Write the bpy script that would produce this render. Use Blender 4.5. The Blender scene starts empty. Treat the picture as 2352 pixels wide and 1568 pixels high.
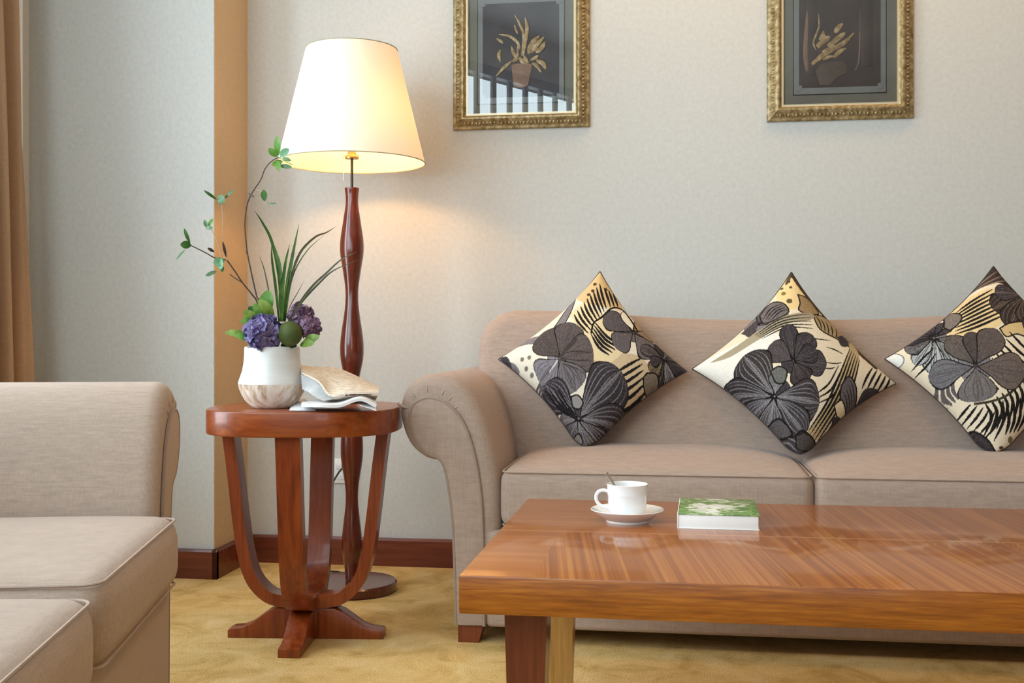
import bpy, bmesh, math, random
import numpy as np
from mathutils import Vector, Matrix

random.seed(7)
sc = bpy.context.scene
COL = sc.collection
PI = math.pi

# ------------------------------------------------------------------ camera
YAW = math.atan(374 / 2568)
cam_d = bpy.data.cameras.new('camera')
cam = bpy.data.objects.new('camera', cam_d)
COL.objects.link(cam)
cam.location = (0, -3.775, 0.80)
cam.rotation_euler = (PI / 2, 0, YAW)
cam_d.sensor_width = 36
cam_d.lens = 36 * 2568 / 2352
cam_d.shift_y = -16 / 2352
cam_d.clip_start = 0.05
sc.camera = cam

# ------------------------------------------------------------------ world, colour, lights
w = bpy.data.worlds.new('world')
sc.world = w
w.use_nodes = True
w.node_tree.nodes['Background'].inputs[0].default_value = (0.80, 0.88, 1.0, 1)
w.node_tree.nodes['Background'].inputs[1].default_value = 0.6
sc.view_settings.view_transform = 'Standard'
sc.view_settings.look = 'None'
sc.view_settings.gamma = 1
sc.view_settings.use_curve_mapping = False
sc.view_settings.exposure = 0.0

BAY_A = Vector((-2.15, -2.2, 0))
BAY_B = Vector((-0.35, -5.12, 0))
BAY_D = (BAY_B - BAY_A).normalized()
BAY_L = (BAY_B - BAY_A).length
BAY_N = Vector((-BAY_D.y, BAY_D.x, 0))          # into the room


def area(name, loc, direction, sx, sy, power, col):
    l = bpy.data.lights.new(name, 'AREA')
    l.shape = 'RECTANGLE'
    l.size, l.size_y = sx, sy
    l.energy = power
    l.color = col
    o = bpy.data.objects.new(name, l)
    COL.objects.link(o)
    o.location = loc
    o.rotation_euler = Vector(direction).to_track_quat('-Z', 'Y').to_euler()
    return o


# daylight outside the bay window, and through the curtained window in the side wall
bl = area('daylight_bay', BAY_A + BAY_D * 1.70 - BAY_N * 0.25 + Vector((0, 0, 1.78)), BAY_N, 3.1, 1.62, 136, (0.75, 0.92, 1.0))
area('daylight_side', (-2.32, -1.45, 1.45), (1, 0, 0), 1.1, 2.0, 56, (0.78, 0.91, 1.0))
area('rear_fill', (0.45, -6.55, 1.5), (0, 1, 0), 1.4, 1.8, 22, (0.75, 0.91, 1.0))  # unseen rear light added as fill for surfaces facing the camera
# warm recessed ceiling lights
for i, (x, y) in enumerate(((-0.1, -0.55), (0.9, -0.55), (0.6, -2.7))):
    area('ceiling_light', (x, y, 2.85), (0, 0, -1), 0.35, 0.35, 7.5, (1.0, 0.58, 0.25))


# ------------------------------------------------------------------ material helpers
def lin(c):
    return tuple(((v / 255) / 12.92 if v / 255 <= 0.04045 else ((v / 255 + 0.055) / 1.055) ** 2.4) for v in c)


class NT:
    def __init__(s, name):
        s.m = bpy.data.materials.new(name)
        s.m.use_nodes = True
        s.t = s.m.node_tree
        s.b = s.t.nodes['Principled BSDF']

    def n(s, typ, **kw):
        nd = s.t.nodes.new(typ)
        for k, v in kw.items():
            if k in nd.inputs:
                nd.inputs[k].default_value = v
            else:
                setattr(nd, k, v)
        return nd

    def l(s, a, b):
        s.t.links.new(a, b)

    def coords(s, scale=(1, 1, 1), rot=(0, 0, 0), kind='Object'):
        tc = s.n('ShaderNodeTexCoord')
        mp = s.n('ShaderNodeMapping')
        mp.inputs['Scale'].default_value = scale
        mp.inputs['Rotation'].default_value = rot
        s.l(tc.outputs[kind], mp.inputs['Vector'])
        return mp.outputs[0]

    def noise(s, vec, scale, detail=3, rough=0.55, dist=0.0):
        nd = s.n('ShaderNodeTexNoise')
        nd.inputs['Scale'].default_value = scale
        nd.inputs['Detail'].default_value = detail
        nd.inputs['Roughness'].default_value = rough
        nd.inputs['Distortion'].default_value = dist
        s.l(vec, nd.inputs['Vector'])
        return nd.outputs['Fac']

    def ramp(s, fac, stops):
        r = s.n('ShaderNodeValToRGB')
        e = r.color_ramp.elements
        while len(e) < len(stops):
            e.new(0.5)
        for i, (p, c) in enumerate(stops):
            e[i].position = p
            e[i].color = (*c, 1)
        s.l(fac, r.inputs[0])
        return r.outputs[0]

    def mul(s, a, b, fac=1.0, mode='MULTIPLY'):
        m = s.n('ShaderNodeMix', data_type='RGBA', blend_type=mode)
        if isinstance(fac, float):
            m.inputs[0].default_value = fac
        else:
            s.l(fac, m.inputs[0])
        for inp, v in ((m.inputs[6], a), (m.inputs[7], b)):
            if isinstance(v, tuple):
                inp.default_value = (*v, 1)
            else:
                s.l(v, inp)
        return m.outputs[2]

    def math(s, op, a, b=0.0):
        m = s.n('ShaderNodeMath', operation=op)
        for inp, v in ((m.inputs[0], a), (m.inputs[1], b)):
            if isinstance(v, (int, float)):
                inp.default_value = v
            else:
                s.l(v, inp)
        return m.outputs[0]

    def bump(s, h, strength=0.3, dist=0.002):
        b = s.n('ShaderNodeBump')
        b.inputs['Strength'].default_value = strength
        b.inputs['Distance'].default_value = dist
        s.l(h, b.inputs['Height'])
        s.l(b.outputs[0], s.b.inputs['Normal'])

    def base(s, c):
        if isinstance(c, tuple):
            s.b.inputs['Base Color'].default_value = (*c, 1)
        else:
            s.l(c, s.b.inputs['Base Color'])


def plain(name, col, rough=0.5, metal=0.0, coat=0.0, spec=0.5):
    t = NT(name)
    t.base(col)
    t.b.inputs['Roughness'].default_value = rough
    t.b.inputs['Metallic'].default_value = metal
    t.b.inputs['Coat Weight'].default_value = coat
    t.b.inputs['Coat Roughness'].default_value = 0.05
    t.b.inputs['Specular IOR Level'].default_value = spec
    return t.m


def fabric(name, col, var=0.075):
    t = NT(name)
    v1 = t.noise(t.coords((26, 26, 420)), 1, 2)
    v2 = t.noise(t.coords((420, 420, 20)), 1, 2)
    v3 = t.noise(t.coords((30, 420, 90)), 1, 2)
    s = t.math('ADD', t.math('ADD', v1, v2), v3)
    s = t.math('MULTIPLY', s, 0.3333)
    lo = tuple(c * (1 - var * 2.6) for c in col)
    hi = tuple(min(1, c * (1 + var * 2.2)) for c in col)
    t.base(t.ramp(s, [(0.30, lo), (0.70, hi)]))
    t.b.inputs['Roughness'].default_value = 0.9
    t.b.inputs['Specular IOR Level'].default_value = 0.15
    t.b.inputs['Sheen Weight'].default_value = 0.15
    t.b.inputs['Sheen Roughness'].default_value = 0.5
    t.bump(s, 0.35, 0.002)
    return t.m


def wood(name, cols, grain='x', scale=1.0, rough=0.28, coat=0.4, rot=(0, 0, 0), dist=0.6):
    t = NT(name)
    st = {'x': (1.2, 22, 22), 'y': (22, 1.2, 22), 'z': (22, 22, 1.2)}[grain]
    st = tuple(a * scale for a in st)
    n1 = t.noise(t.coords(st, rot), 1.6, 5, 0.6, dist)
    st2 = tuple(a * 6 for a in st)
    n2 = t.noise(t.coords(st2, rot), 1.0, 2, 0.5)
    c = t.ramp(n1, [(0.28, cols[0]), (0.5, cols[1]), (0.72, cols[2])])
    k = t.ramp(n2, [(0.3, (0.78, 0.76, 0.74)), (0.7, (1.08, 1.08, 1.08))])
    t.base(t.mul(c, k))
    t.b.inputs['Roughness'].default_value = rough
    t.b.inputs['Coat Weight'].default_value = coat
    t.b.inputs['Coat Roughness'].default_value = 0.08
    return t.m


# ------------------------------------------------------------------ materials
def wallpaper(name='wallpaper', lo=(0.55, 0.555, 0.53), hi=(0.635, 0.64, 0.61)):
    t = NT(name)
    v = t.coords((1, 1, 1))
    n = t.noise(v, 70, 5, 0.6)
    n2 = t.noise(t.coords((260, 260, 60)), 1, 2, 0.5)
    s = t.math('ADD', t.math('MULTIPLY', n, 0.7), t.math('MULTIPLY', n2, 0.3))
    t.base(t.ramp(s, [(0.30, lo), (0.70, hi)]))
    t.b.inputs['Roughness'].default_value = 0.75
    t.b.inputs['Specular IOR Level'].default_value = 0.25
    t.bump(s, 0.28, 0.003)
    return t.m


def carpet():
    t = NT('carpet')
    v = t.coords()
    big = t.noise(v, 7.0, 7, 0.68, 0.8)
    fine = t.noise(v, 260, 2, 0.6)
    c = t.ramp(big, [(0.30, (0.47, 0.295, 0.09)), (0.50, (0.69, 0.47, 0.185)), (0.70, (0.78, 0.58, 0.28))])
    k = t.ramp(fine, [(0.3, (0.86, 0.86, 0.86)), (0.7, (1.22, 1.22, 1.22))])
    t.base(t.mul(c, k))
    t.b.inputs['Roughness'].default_value = 1.0
    t.b.inputs['Specular IOR Level'].default_value = 0.05
    t.bump(fine, 0.6, 0.006)
    return t.m


def veneer():
    # coffee-table top: book-matched stripes across the table, a centre seam and a plainer banded end
    t = NT('veneer_top')
    tc = t.n('ShaderNodeTexCoord')
    sep = t.n('ShaderNodeSeparateXYZ')
    t.l(tc.outputs['Object'], sep.inputs[0])
    X, Y = sep.outputs[0], sep.outputs[1]

    def streaks(rot, sx, sy):
        def tx(kx, ky):
            mp = t.n('ShaderNodeMapping', vector_type='TEXTURE')
            mp.inputs['Rotation'].default_value = (0, 0, rot)
            mp.inputs['Scale'].default_value = (1 / kx, 1 / ky, 1)
            t.l(tc.outputs['Object'], mp.inputs['Vector'])
            return mp.outputs[0]
        a = t.noise(tx(sx, sy), 1.0, 2, 0.5)
        b = t.noise(tx(sx * 0.22, sy * 0.6), 1.0, 3, 0.5)
        return t.math('ADD', t.math('MULTIPLY', a, 0.70), t.math('MULTIPLY', b, 0.30))
    f = streaks(math.radians(7), 150, 0.9)
    bk = t.math('ADD', streaks(math.radians(4.0), 135, 1.0), -0.012)
    en = t.math('ADD', t.math('MULTIPLY', streaks(0.0, 1.3, 60), 0.45), 0.28)
    back = t.math('GREATER_THAN', Y, 0.0)
    mx = t.n('ShaderNodeMix', data_type='FLOAT')
    t.l(back, mx.inputs[0]); t.l(f, mx.inputs[2]); t.l(bk, mx.inputs[3])
    lim = t.math('ADD', t.math('MULTIPLY', back, 0.28), -0.58)      # banded end reaches further in the back half
    endm = t.math('LESS_THAN', X, lim)
    mx2 = t.n('ShaderNodeMix', data_type='FLOAT')
    t.l(endm, mx2.inputs[0]); t.l(mx.outputs[0], mx2.inputs[2]); t.l(en, mx2.inputs[3])
    c = t.ramp(mx2.outputs[0], [(0.32, (0.22, 0.060, 0.010)), (0.5, (0.33, 0.100, 0.016)), (0.68, (0.43, 0.160, 0.034))])
    seam = t.math('LESS_THAN', t.math('ABSOLUTE', Y), 0.006)
    c = t.mul(c, (0.46, 0.20, 0.065), t.math('MULTIPLY', seam, 0.7), 'MIX')
    t.base(c)
    t.b.inputs['Roughness'].default_value = 0.42
    t.b.inputs['Specular IOR Level'].default_value = 0.2
    t.b.inputs['Coat Weight'].default_value = 0.55
    t.b.inputs['Coat Roughness'].default_value = 0.085
    return t.m


M = {}
M['wall'] = wallpaper()
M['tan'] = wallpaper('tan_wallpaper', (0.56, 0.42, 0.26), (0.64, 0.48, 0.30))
M['carpet'] = carpet()
M['ceiling'] = plain('ceiling_paint', (0.66, 0.64, 0.60), 0.9)
M['brown'] = wood('warm_bounce_wood', [(0.20, 0.10, 0.045), (0.28, 0.15, 0.07), (0.34, 0.19, 0.09)], 'z', 0.4, 0.5, 0.0)  # brown panelling given to the unseen walls to warm the bounced light
M['skirt'] = wood('skirting_wood', [(0.085, 0.014, 0.005), (0.15, 0.028, 0.010), (0.20, 0.045, 0.017)], 'x', 1, 0.4, 0.2)
M['sofa'] = fabric('sofa_linen', (0.415, 0.312, 0.252))
M['sofa_b'] = fabric('loveseat_linen', (0.45, 0.352, 0.288))
M['piping'] = fabric('piping_linen', (0.34, 0.255, 0.205), 0.05)
M['piping_l'] = fabric('pale_piping', (0.50, 0.41, 0.34), 0.05)
M['foot'] = wood('foot_wood', [(0.13, 0.022, 0.008), (0.20, 0.04, 0.013), (0.26, 0.06, 0.02)], 'z', 1, 0.35, 0.3)
M['tbl'] = wood('cherry_wood', [(0.17, 0.026, 0.003), (0.27, 0.052, 0.006), (0.36, 0.088, 0.011)], 'x', 1.0, 0.32, 0.25)
M['tbl_v'] = wood('cherry_wood_leg', [(0.15, 0.024, 0.005), (0.25, 0.046, 0.009), (0.33, 0.078, 0.015)], 'z', 1.0, 0.32, 0.25)
M['lampwood'] = wood('lamp_wood', [(0.075, 0.010, 0.006), (0.13, 0.021, 0.010), (0.19, 0.040, 0.015)], 'z', 1.0, 0.22, 0.5)
M['veneer'] = veneer()
M['edge'] = wood('table_edge_wood', [(0.19, 0.048, 0.003), (0.33, 0.095, 0.006), (0.45, 0.155, 0.014)], 'x', 3.6, 0.4, 0.1, dist=0.05)
M['dkleg'] = wood('dark_leg_wood', [(0.10, 0.016, 0.006), (0.16, 0.028, 0.010), (0.21, 0.044, 0.015)], 'z', 1.0, 0.3, 0.3)
M['litleg'] = wood('lit_leg_wood', [(0.42, 0.20, 0.045), (0.52, 0.27, 0.07), (0.60, 0.33, 0.10)], 'z', 1.0, 0.35, 0.2)  # leg wood coloured lighter to hold the window light
M['brass'] = plain('brass', (0.55, 0.40, 0.16), 0.3, 1.0)
M['black'] = plain('black_plastic', (0.012, 0.012, 0.013), 0.4)
M['dkmetal'] = plain('dark_metal', (0.05, 0.045, 0.04), 0.35, 0.8)
M['china'] = plain('white_china', (0.92, 0.92, 0.91), 0.12, 0, 0.5)
M['steel'] = plain('steel', (0.66, 0.65, 0.64), 0.3, 0.7)
M['outlet'] = plain('outlet_plastic', (0.80, 0.80, 0.78), 0.35)
M['page'] = plain('book_pages', (0.92, 0.91, 0.89), 0.8)
M['curtain'] = fabric('curtain_cloth', (0.40, 0.265, 0.165), 0.05)
M['sheer'] = plain('sheer_cloth', (0.82, 0.82, 0.80), 0.9)
M['winframe'] = plain('added_window_paint', (0.16, 0.17, 0.18), 0.5)


M['trim'] = plain('shade_trim_cloth', (0.40, 0.38, 0.27), 0.8)


def shade_mat():
    t = NT('lamp_shade_cloth')
    out = t.t.nodes['Material Output']
    d = t.n('ShaderNodeBsdfDiffuse')
    d.inputs[0].default_value = (0.84, 0.81, 0.75, 1)
    tr = t.n('ShaderNodeBsdfTranslucent')
    tr.inputs[0].default_value = (0.95, 0.86, 0.66, 1)
    mx = t.n('ShaderNodeMixShader')
    mx.inputs[0].default_value = 0.15
    t.l(d.outputs[0], mx.inputs[1]); t.l(tr.outputs[0], mx.inputs[2])
    t.l(mx.outputs[0], out.inputs['Surface'])
    return t.m


def glass_mat():
    t = NT('picture_glass')
    out = t.t.nodes['Material Output']
    a = t.n('ShaderNodeBsdfTransparent')
    g = t.n('ShaderNodeBsdfGlossy')
    g.inputs['Roughness'].default_value = 0.0
    fr = t.n('ShaderNodeFresnel')
    fr.inputs[0].default_value = 1.5
    mx = t.n('ShaderNodeMixShader')
    t.l(t.math('MULTIPLY', fr.outputs[0], 1.25), mx.inputs[0])
    t.l(a.outputs[0], mx.inputs[1]); t.l(g.outputs[0], mx.inputs[2])
    t.l(mx.outputs[0], out.inputs['Surface'])
    return t.m


def noisy(name, stops, scale, rough=0.5, metal=0.0, bump=0.0, dist=0.0, stretch=(1, 1, 1), coat=0.0):
    t = NT(name)
    n = t.noise(t.coords(stretch), scale, 4, 0.6, dist)
    t.base(t.ramp(n, stops))
    t.b.inputs['Roughness'].default_value = rough
    t.b.inputs['Metallic'].default_value = metal
    t.b.inputs['Coat Weight'].default_value = coat
    if bump:
        t.bump(n, bump, 0.004)
    return t.m


M['shade'] = shade_mat()
M['glass'] = glass_mat()
M['gilt'] = noisy('gilt_frame', [(0.30, (0.16, 0.105, 0.04)), (0.5, (0.34, 0.25, 0.115)), (0.70, (0.54, 0.45, 0.26))], 60, 0.36, 0.4, 0.5)
M['fillet'] = plain('cream_fillet', (0.80, 0.68, 0.46), 0.35, 0.3)
M['mat'] = noisy('grey_mount', [(0.3, (0.22, 0.205, 0.165)), (0.7, (0.28, 0.265, 0.215))], 12, 0.8)
M['mat2'] = noisy('pale_mount', [(0.3, (0.26, 0.265, 0.25)), (0.7, (0.33, 0.335, 0.32))], 12, 0.7)
M['panel'] = noisy('relief_ground', [(0.3, (0.045, 0.038, 0.046)), (0.55, (0.075, 0.064, 0.074)), (0.8, (0.12, 0.10, 0.10))], 9, 0.6, 0, 0.25)
M['panel_b'] = noisy('relief_ground_brown', [(0.3, (0.040, 0.026, 0.024)), (0.55, (0.075, 0.050, 0.045)), (0.8, (0.13, 0.085, 0.07))], 9, 0.6, 0, 0.25)
M['bronze'] = noisy('relief_bronze', [(0.3, (0.22, 0.12, 0.045)), (0.5, (0.46, 0.30, 0.13)), (0.72, (0.74, 0.56, 0.33))], 55, 0.4, 0.1, 0.4)
M['leaf_shadow_tone'] = plain('relief_shadow', (0.05, 0.03, 0.018), 0.6)  # dark tone that paints a shadow outline round the relief leaves
M['terracotta'] = noisy('relief_pot', [(0.3, (0.24, 0.13, 0.085)), (0.7, (0.40, 0.235, 0.16))], 25, 0.6, 0, 0.2)
M['clay'] = noisy('relief_pot_brown', [(0.3, (0.085, 0.055, 0.040)), (0.7, (0.15, 0.10, 0.075))], 25, 0.6, 0, 0.2)
M['vase_w'] = noisy('vase_glaze', [(0.3, (0.68, 0.69, 0.67)), (0.7, (0.76, 0.76, 0.74))], 8, 0.35, 0, 0, 0, (1, 1, 9), 0.2)
M['vase_m'] = noisy('vase_marble', [(0.30, (0.30, 0.20, 0.14)), (0.44, (0.60, 0.45, 0.33)), (0.57, (0.78, 0.70, 0.61)), (0.8, (0.84, 0.80, 0.75))], 13, 0.4, 0, 0, 2.2, (1.3, 1.3, 0.7))
M['blade'] = noisy('blade_green', [(0.3, (0.018, 0.055, 0.012)), (0.55, (0.05, 0.14, 0.025)), (0.8, (0.13, 0.25, 0.05))], 30, 0.4)
M['blade_d'] = noisy('blade_dark', [(0.3, (0.035, 0.030, 0.018)), (0.7, (0.075, 0.085, 0.035))], 30, 0.45)
M['leaf'] = noisy('leaf_green', [(0.3, (0.065, 0.20, 0.018)), (0.7, (0.16, 0.36, 0.055))], 45, 0.45)
M['leaf_d'] = noisy('leaf_dark', [(0.3, (0.018, 0.075, 0.008)), (0.7, (0.045, 0.14, 0.018))], 45, 0.4)
M['leaf_l'] = noisy('leaf_lime', [(0.3, (0.10, 0.20, 0.015)), (0.7, (0.27, 0.38, 0.07))], 60, 0.5)
M['leaf_t'] = noisy('leaf_teal', [(0.3, (0.07, 0.21, 0.08)), (0.7, (0.18, 0.36, 0.20))], 45, 0.5)
M['twig'] = plain('twig_bark', (0.055, 0.028, 0.016), 0.7)
M['twig_p'] = plain('twig_pale', (0.36, 0.25, 0.16), 0.7)
M['hyd_b'] = noisy('petal_blue', [(0.3, (0.075, 0.06, 0.17)), (0.55, (0.20, 0.17, 0.36)), (0.8, (0.40, 0.36, 0.55))], 70, 0.6)
M['hyd_p'] = noisy('petal_purple', [(0.3, (0.10, 0.045, 0.10)), (0.55, (0.26, 0.15, 0.25)), (0.8, (0.46, 0.34, 0.42))], 70, 0.6)
M['pod'] = noisy('pod_green', [(0.3, (0.03, 0.05, 0.006)), (0.7, (0.085, 0.12, 0.018))], 26, 0.7, 0, 0.3)
M['soil'] = plain('floral_foam', (0.02, 0.022, 0.012), 0.95)
M['news'] = noisy('newsprint', [(0.36, (0.50, 0.41, 0.31)), (0.46, (0.60, 0.50, 0.39)), (0.54, (0.70, 0.62, 0.51))], 45, 0.85, 0, 0, 0.0, (1.6, 5.0, 5.0))
M['news_g'] = noisy('newsprint_inner_shaded', [(0.3, (0.34, 0.34, 0.33)), (0.7, (0.54, 0.54, 0.54))], 20, 0.85)  # inner pages coloured darker for the shade within the fold
M['news_w'] = noisy('newsprint_white', [(0.3, (0.66, 0.64, 0.64)), (0.7, (0.80, 0.79, 0.79))], 20, 0.8)


# ------------------------------------------------------------------ geometry helpers
class G:
    """collects vertices and faces; build() links them as one mesh object"""

    def __init__(s):
        s.v, s.f = [], []

    def add(s, vs, fs):
        o = len(s.v)
        s.v += [tuple(p) for p in vs]
        s.f += [tuple(i + o for i in f) for f in fs]
        return s

    def xf(s, fn):
        s.v = [tuple(fn(*p)) for p in s.v]
        return s

    def move(s, dx, dy, dz):
        return s.xf(lambda x, y, z: (x + dx, y + dy, z + dz))

    def rot(s, ang, axis='Z'):
        m = Matrix.Rotation(ang, 3, axis)
        return s.xf(lambda x, y, z: m @ Vector((x, y, z)))

    def build(s, name, mat, parent=None, world=False, smooth=True, sharp=40, mats=None):
        me = bpy.data.meshes.new(name)
        vs = s.v
        if world and parent is not None:
            L = parent.location
            vs = [(x - L.x, y - L.y, z - L.z) for x, y, z in vs]
        me.from_pydata(vs, [], s.f)
        bm = bmesh.new()
        bm.from_mesh(me)
        bmesh.ops.remove_doubles(bm, verts=bm.verts, dist=1e-6)
        bmesh.ops.recalc_face_normals(bm, faces=bm.faces)
        bm.to_mesh(me)
        bm.free()
        me.materials.append(mat)
        if smooth:
            me.shade_smooth()
            me.set_sharp_from_angle(angle=math.radians(sharp))
        o = bpy.data.objects.new(name, me)
        COL.objects.link(o)
        if parent is not None:
            o.parent = parent
        return o


def thing(name, label, cat, loc=(0, 0, 0), rz=0.0, group=None):
    o = bpy.data.objects.new(name, None)
    COL.objects.link(o)
    o.empty_display_size = 0.05
    o.location = loc
    o.rotation_euler = (0, 0, rz)
    tag(o, label, cat, group)
    return o


def tag(o, label, cat, group=None):
    o['label'] = label
    o['category'] = cat
    if group:
        o['group'] = group
    return o


def struct(name, g, mat, **k):
    o = g.build(name, mat, **k)
    o['kind'] = 'structure'
    return o


def box(x0, x1, y0, y1, z0, z1, bev=0.0, seg=2):
    g = G()
    bm = bmesh.new()
    bmesh.ops.create_cube(bm, size=1)
    for v in bm.verts:
        v.co = Vector(((x0 + x1) / 2 + v.co.x * (x1 - x0), (y0 + y1) / 2 + v.co.y * (y1 - y0), (z0 + z1) / 2 + v.co.z * (z1 - z0)))
    if bev:
        bmesh.ops.bevel(bm, geom=bm.edges[:], offset=bev, segments=seg, profile=0.5, affect='EDGES')
    bm.verts.index_update()
    g.add([v.co[:] for v in bm.verts], [[v.index for v in f.verts] for f in bm.faces])
    bm.free()
    return g


def lathe(prof, n=48, cap=True):
    """prof: list of (r, z) bottom to top"""
    g = G()
    vs, fs = [], []
    for r, z in prof:
        for i in range(n):
            a = 2 * PI * i / n
            vs.append((r * math.cos(a), r * math.sin(a), z))
    for k in range(len(prof) - 1):
        for i in range(n):
            j = (i + 1) % n
            fs.append((k * n + i, k * n + j, (k + 1) * n + j, (k + 1) * n + i))
    if cap:
        if prof[0][0] > 1e-5:
            fs.append(tuple(range(n))[::-1])
        if prof[-1][0] > 1e-5:
            fs.append(tuple((len(prof) - 1) * n + i for i in range(n)))
    return g.add(vs, fs)


def smooth_path(pts, n=6):
    """Catmull-Rom through pts"""
    P = [Vector(p) for p in pts]
    if len(P) < 3:
        return [P[0].lerp(P[-1], i / n) for i in range(n + 1)]
    P = [P[0] * 2 - P[1]] + P + [P[-1] * 2 - P[-2]]
    out = []
    for i in range(1, len(P) - 2):
        for k in range(n):
            t = k / n
            a, b, c, d = P[i - 1:i + 3]
            out.append(0.5 * ((2 * b) + (c - a) * t + (2 * a - 5 * b + 4 * c - d) * t * t + (3 * b - a - 3 * c + d) * t ** 3))
    out.append(P[-2])
    return out


def tube(pts, r, n=8, closed=False):
    """r: number or function of 0..1"""
    P = [Vector(p) for p in pts]
    g = G()
    vs, fs = [], []
    m = len(P)
    up = Vector((0.13, 0.21, 0.97)).normalized()
    prev = None
    for i, p in enumerate(P):
        if closed:
            tg = P[(i + 1) % m] - P[i - 1]
        else:
            tg = P[min(i + 1, m - 1)] - P[max(i - 1, 0)]
        tg.normalize()
        if prev is None:
            a = tg.orthogonal().normalized()
        else:
            a = (prev - tg * prev.dot(tg))
            a = a.normalized() if a.length > 1e-6 else tg.orthogonal().normalized()
        prev = a
        b = tg.cross(a)
        rr = r(i / (m - 1)) if callable(r) else r
        for k in range(n):
            q = 2 * PI * k / n
            vs.append(p + (a * math.cos(q) + b * math.sin(q)) * rr)
    for i in range(m if closed else m - 1):
        for k in range(n):
            j = (i + 1) % m
            fs.append((i * n + k, i * n + (k + 1) % n, j * n + (k + 1) % n, j * n + k))
    if not closed:
        fs.append(tuple(range(n)))
        fs.append(tuple((m - 1) * n + k for k in range(n)))
    return g.add(vs, fs)


def inset_contour(c, d):
    n = len(c)
    area2 = sum(c[i][0] * c[(i + 1) % n][1] - c[(i + 1) % n][0] * c[i][1] for i in range(n))
    sgn = 1 if area2 > 0 else -1
    out = []
    for i in range(n):
        p0, p1, p2 = Vector(c[i - 1]), Vector(c[i]), Vector(c[(i + 1) % n])
        a = (p1 - p0); b = (p2 - p1)
        if a.length < 1e-9 or b.length < 1e-9:
            out.append(tuple(p1)); continue
        a.normalize(); b.normalize()
        na = Vector((-a.y, a.x)) * sgn; nb = Vector((-b.y, b.x)) * sgn
        nn = na + nb
        if nn.length < 1e-6:
            nn = na
        nn.normalize()
        k = 1 / max(0.5, nn.dot(na))
        out.append(tuple(p1 + nn * d * k))
    return out


def extrude(c, y0, y1, r0=0.0, r1=0.0, seg=5):
    """2-D contour (x,z) swept from y0 (front) to y1 with rounded rims r0, r1"""
    rings = []
    if r0 > 0:
        for i in range(seg + 1):
            ph = PI / 2 * i / seg
            rings.append((inset_contour(c, r0 * (1 - math.sin(ph))), y0 + r0 * (1 - math.cos(ph))))
    else:
        rings.append((c, y0))
    if r1 > 0:
        for i in range(seg + 1):
            ph = PI / 2 * (1 - i / seg)
            rings.append((inset_contour(c, r1 * (1 - math.sin(ph))), y1 - r1 * (1 - math.cos(ph))))
    else:
        rings.append((c, y1))
    n = len(c)
    vs, fs = [], []
    for cc, y in rings:
        vs += [(p[0], y, p[1]) for p in cc]
    for k in range(len(rings) - 1):
        for i in range(n):
            j = (i + 1) % n
            fs.append((k * n + i, k * n + j, (k + 1) * n + j, (k + 1) * n + i))
    fs.append(tuple(range(n)))
    fs.append(tuple((len(rings) - 1) * n + i for i in range(n)))
    return G().add(vs, fs)


def soft_box(sx, sy, sz, r, crown=0.0, belly=0.0, n=14, m=4):
    """cushion centred at origin; r = edge radius, crown = swell of top and bottom, belly = swell of the sides"""
    def ticks(h):
        q = [-h + r * (1 - math.cos(PI / 2 * i / m)) for i in range(m)]
        inner = [-h + r + (2 * h - 2 * r) * i / n for i in range(n + 1)]
        return q + inner + [-a for a in q[::-1]]
    hx, hy, hz = sx / 2, sy / 2, sz / 2
    T = [ticks(hx), ticks(hy), ticks(hz)]
    H = [hx, hy, hz]
    g = G()
    for ax in range(3):
        u, v = [(1, 2), (2, 0), (0, 1)][ax]
        for sgn in (-1, 1):
            vs = []
            for a in T[u]:
                for b in T[v]:
                    p = [0, 0, 0]
                    p[ax] = sgn * H[ax]; p[u] = a; p[v] = b
                    inner = [max(-(H[i] - r), min(H[i] - r, p[i])) for i in range(3)]
                    d = Vector(p) - Vector(inner)
                    q = Vector(inner) + (d.normalized() * r if d.length > 1e-9 else d)
                    fx, fy, fz = q.x / hx, q.y / hy, q.z / hz
                    q2 = Vector((q.x + belly * fx * (1 - fz * fz) * (1 - fy ** 4),
                                 q.y + belly * fy * (1 - fz * fz) * (1 - fx ** 4),
                                 q.z + crown * fz * (1 - fx ** 4) * (1 - fy ** 4)))
                    vs.append(q2[:])
            nv = len(T[v])
            fs = [(i * nv + j, (i + 1) * nv + j, (i + 1) * nv + j + 1, i * nv + j + 1) for i in range(len(T[u]) - 1) for j in range(nv - 1)]
            g.add(vs, fs)
    return g


def loop_pts(x0, x1, y0, y1, z, r, n=6, crown=None):
    """rounded rectangle path at height z"""
    out = []
    for cx, cy, a0 in ((x1 - r, y1 - r, 0), (x0 + r, y1 - r, 90), (x0 + r, y0 + r, 180), (x1 - r, y0 + r, 270)):
        for i in range(n + 1):
            a = math.radians(a0 + 90 * i / n)
            out.append((cx + r * math.cos(a), cy + r * math.sin(a), z))
    return out


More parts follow.
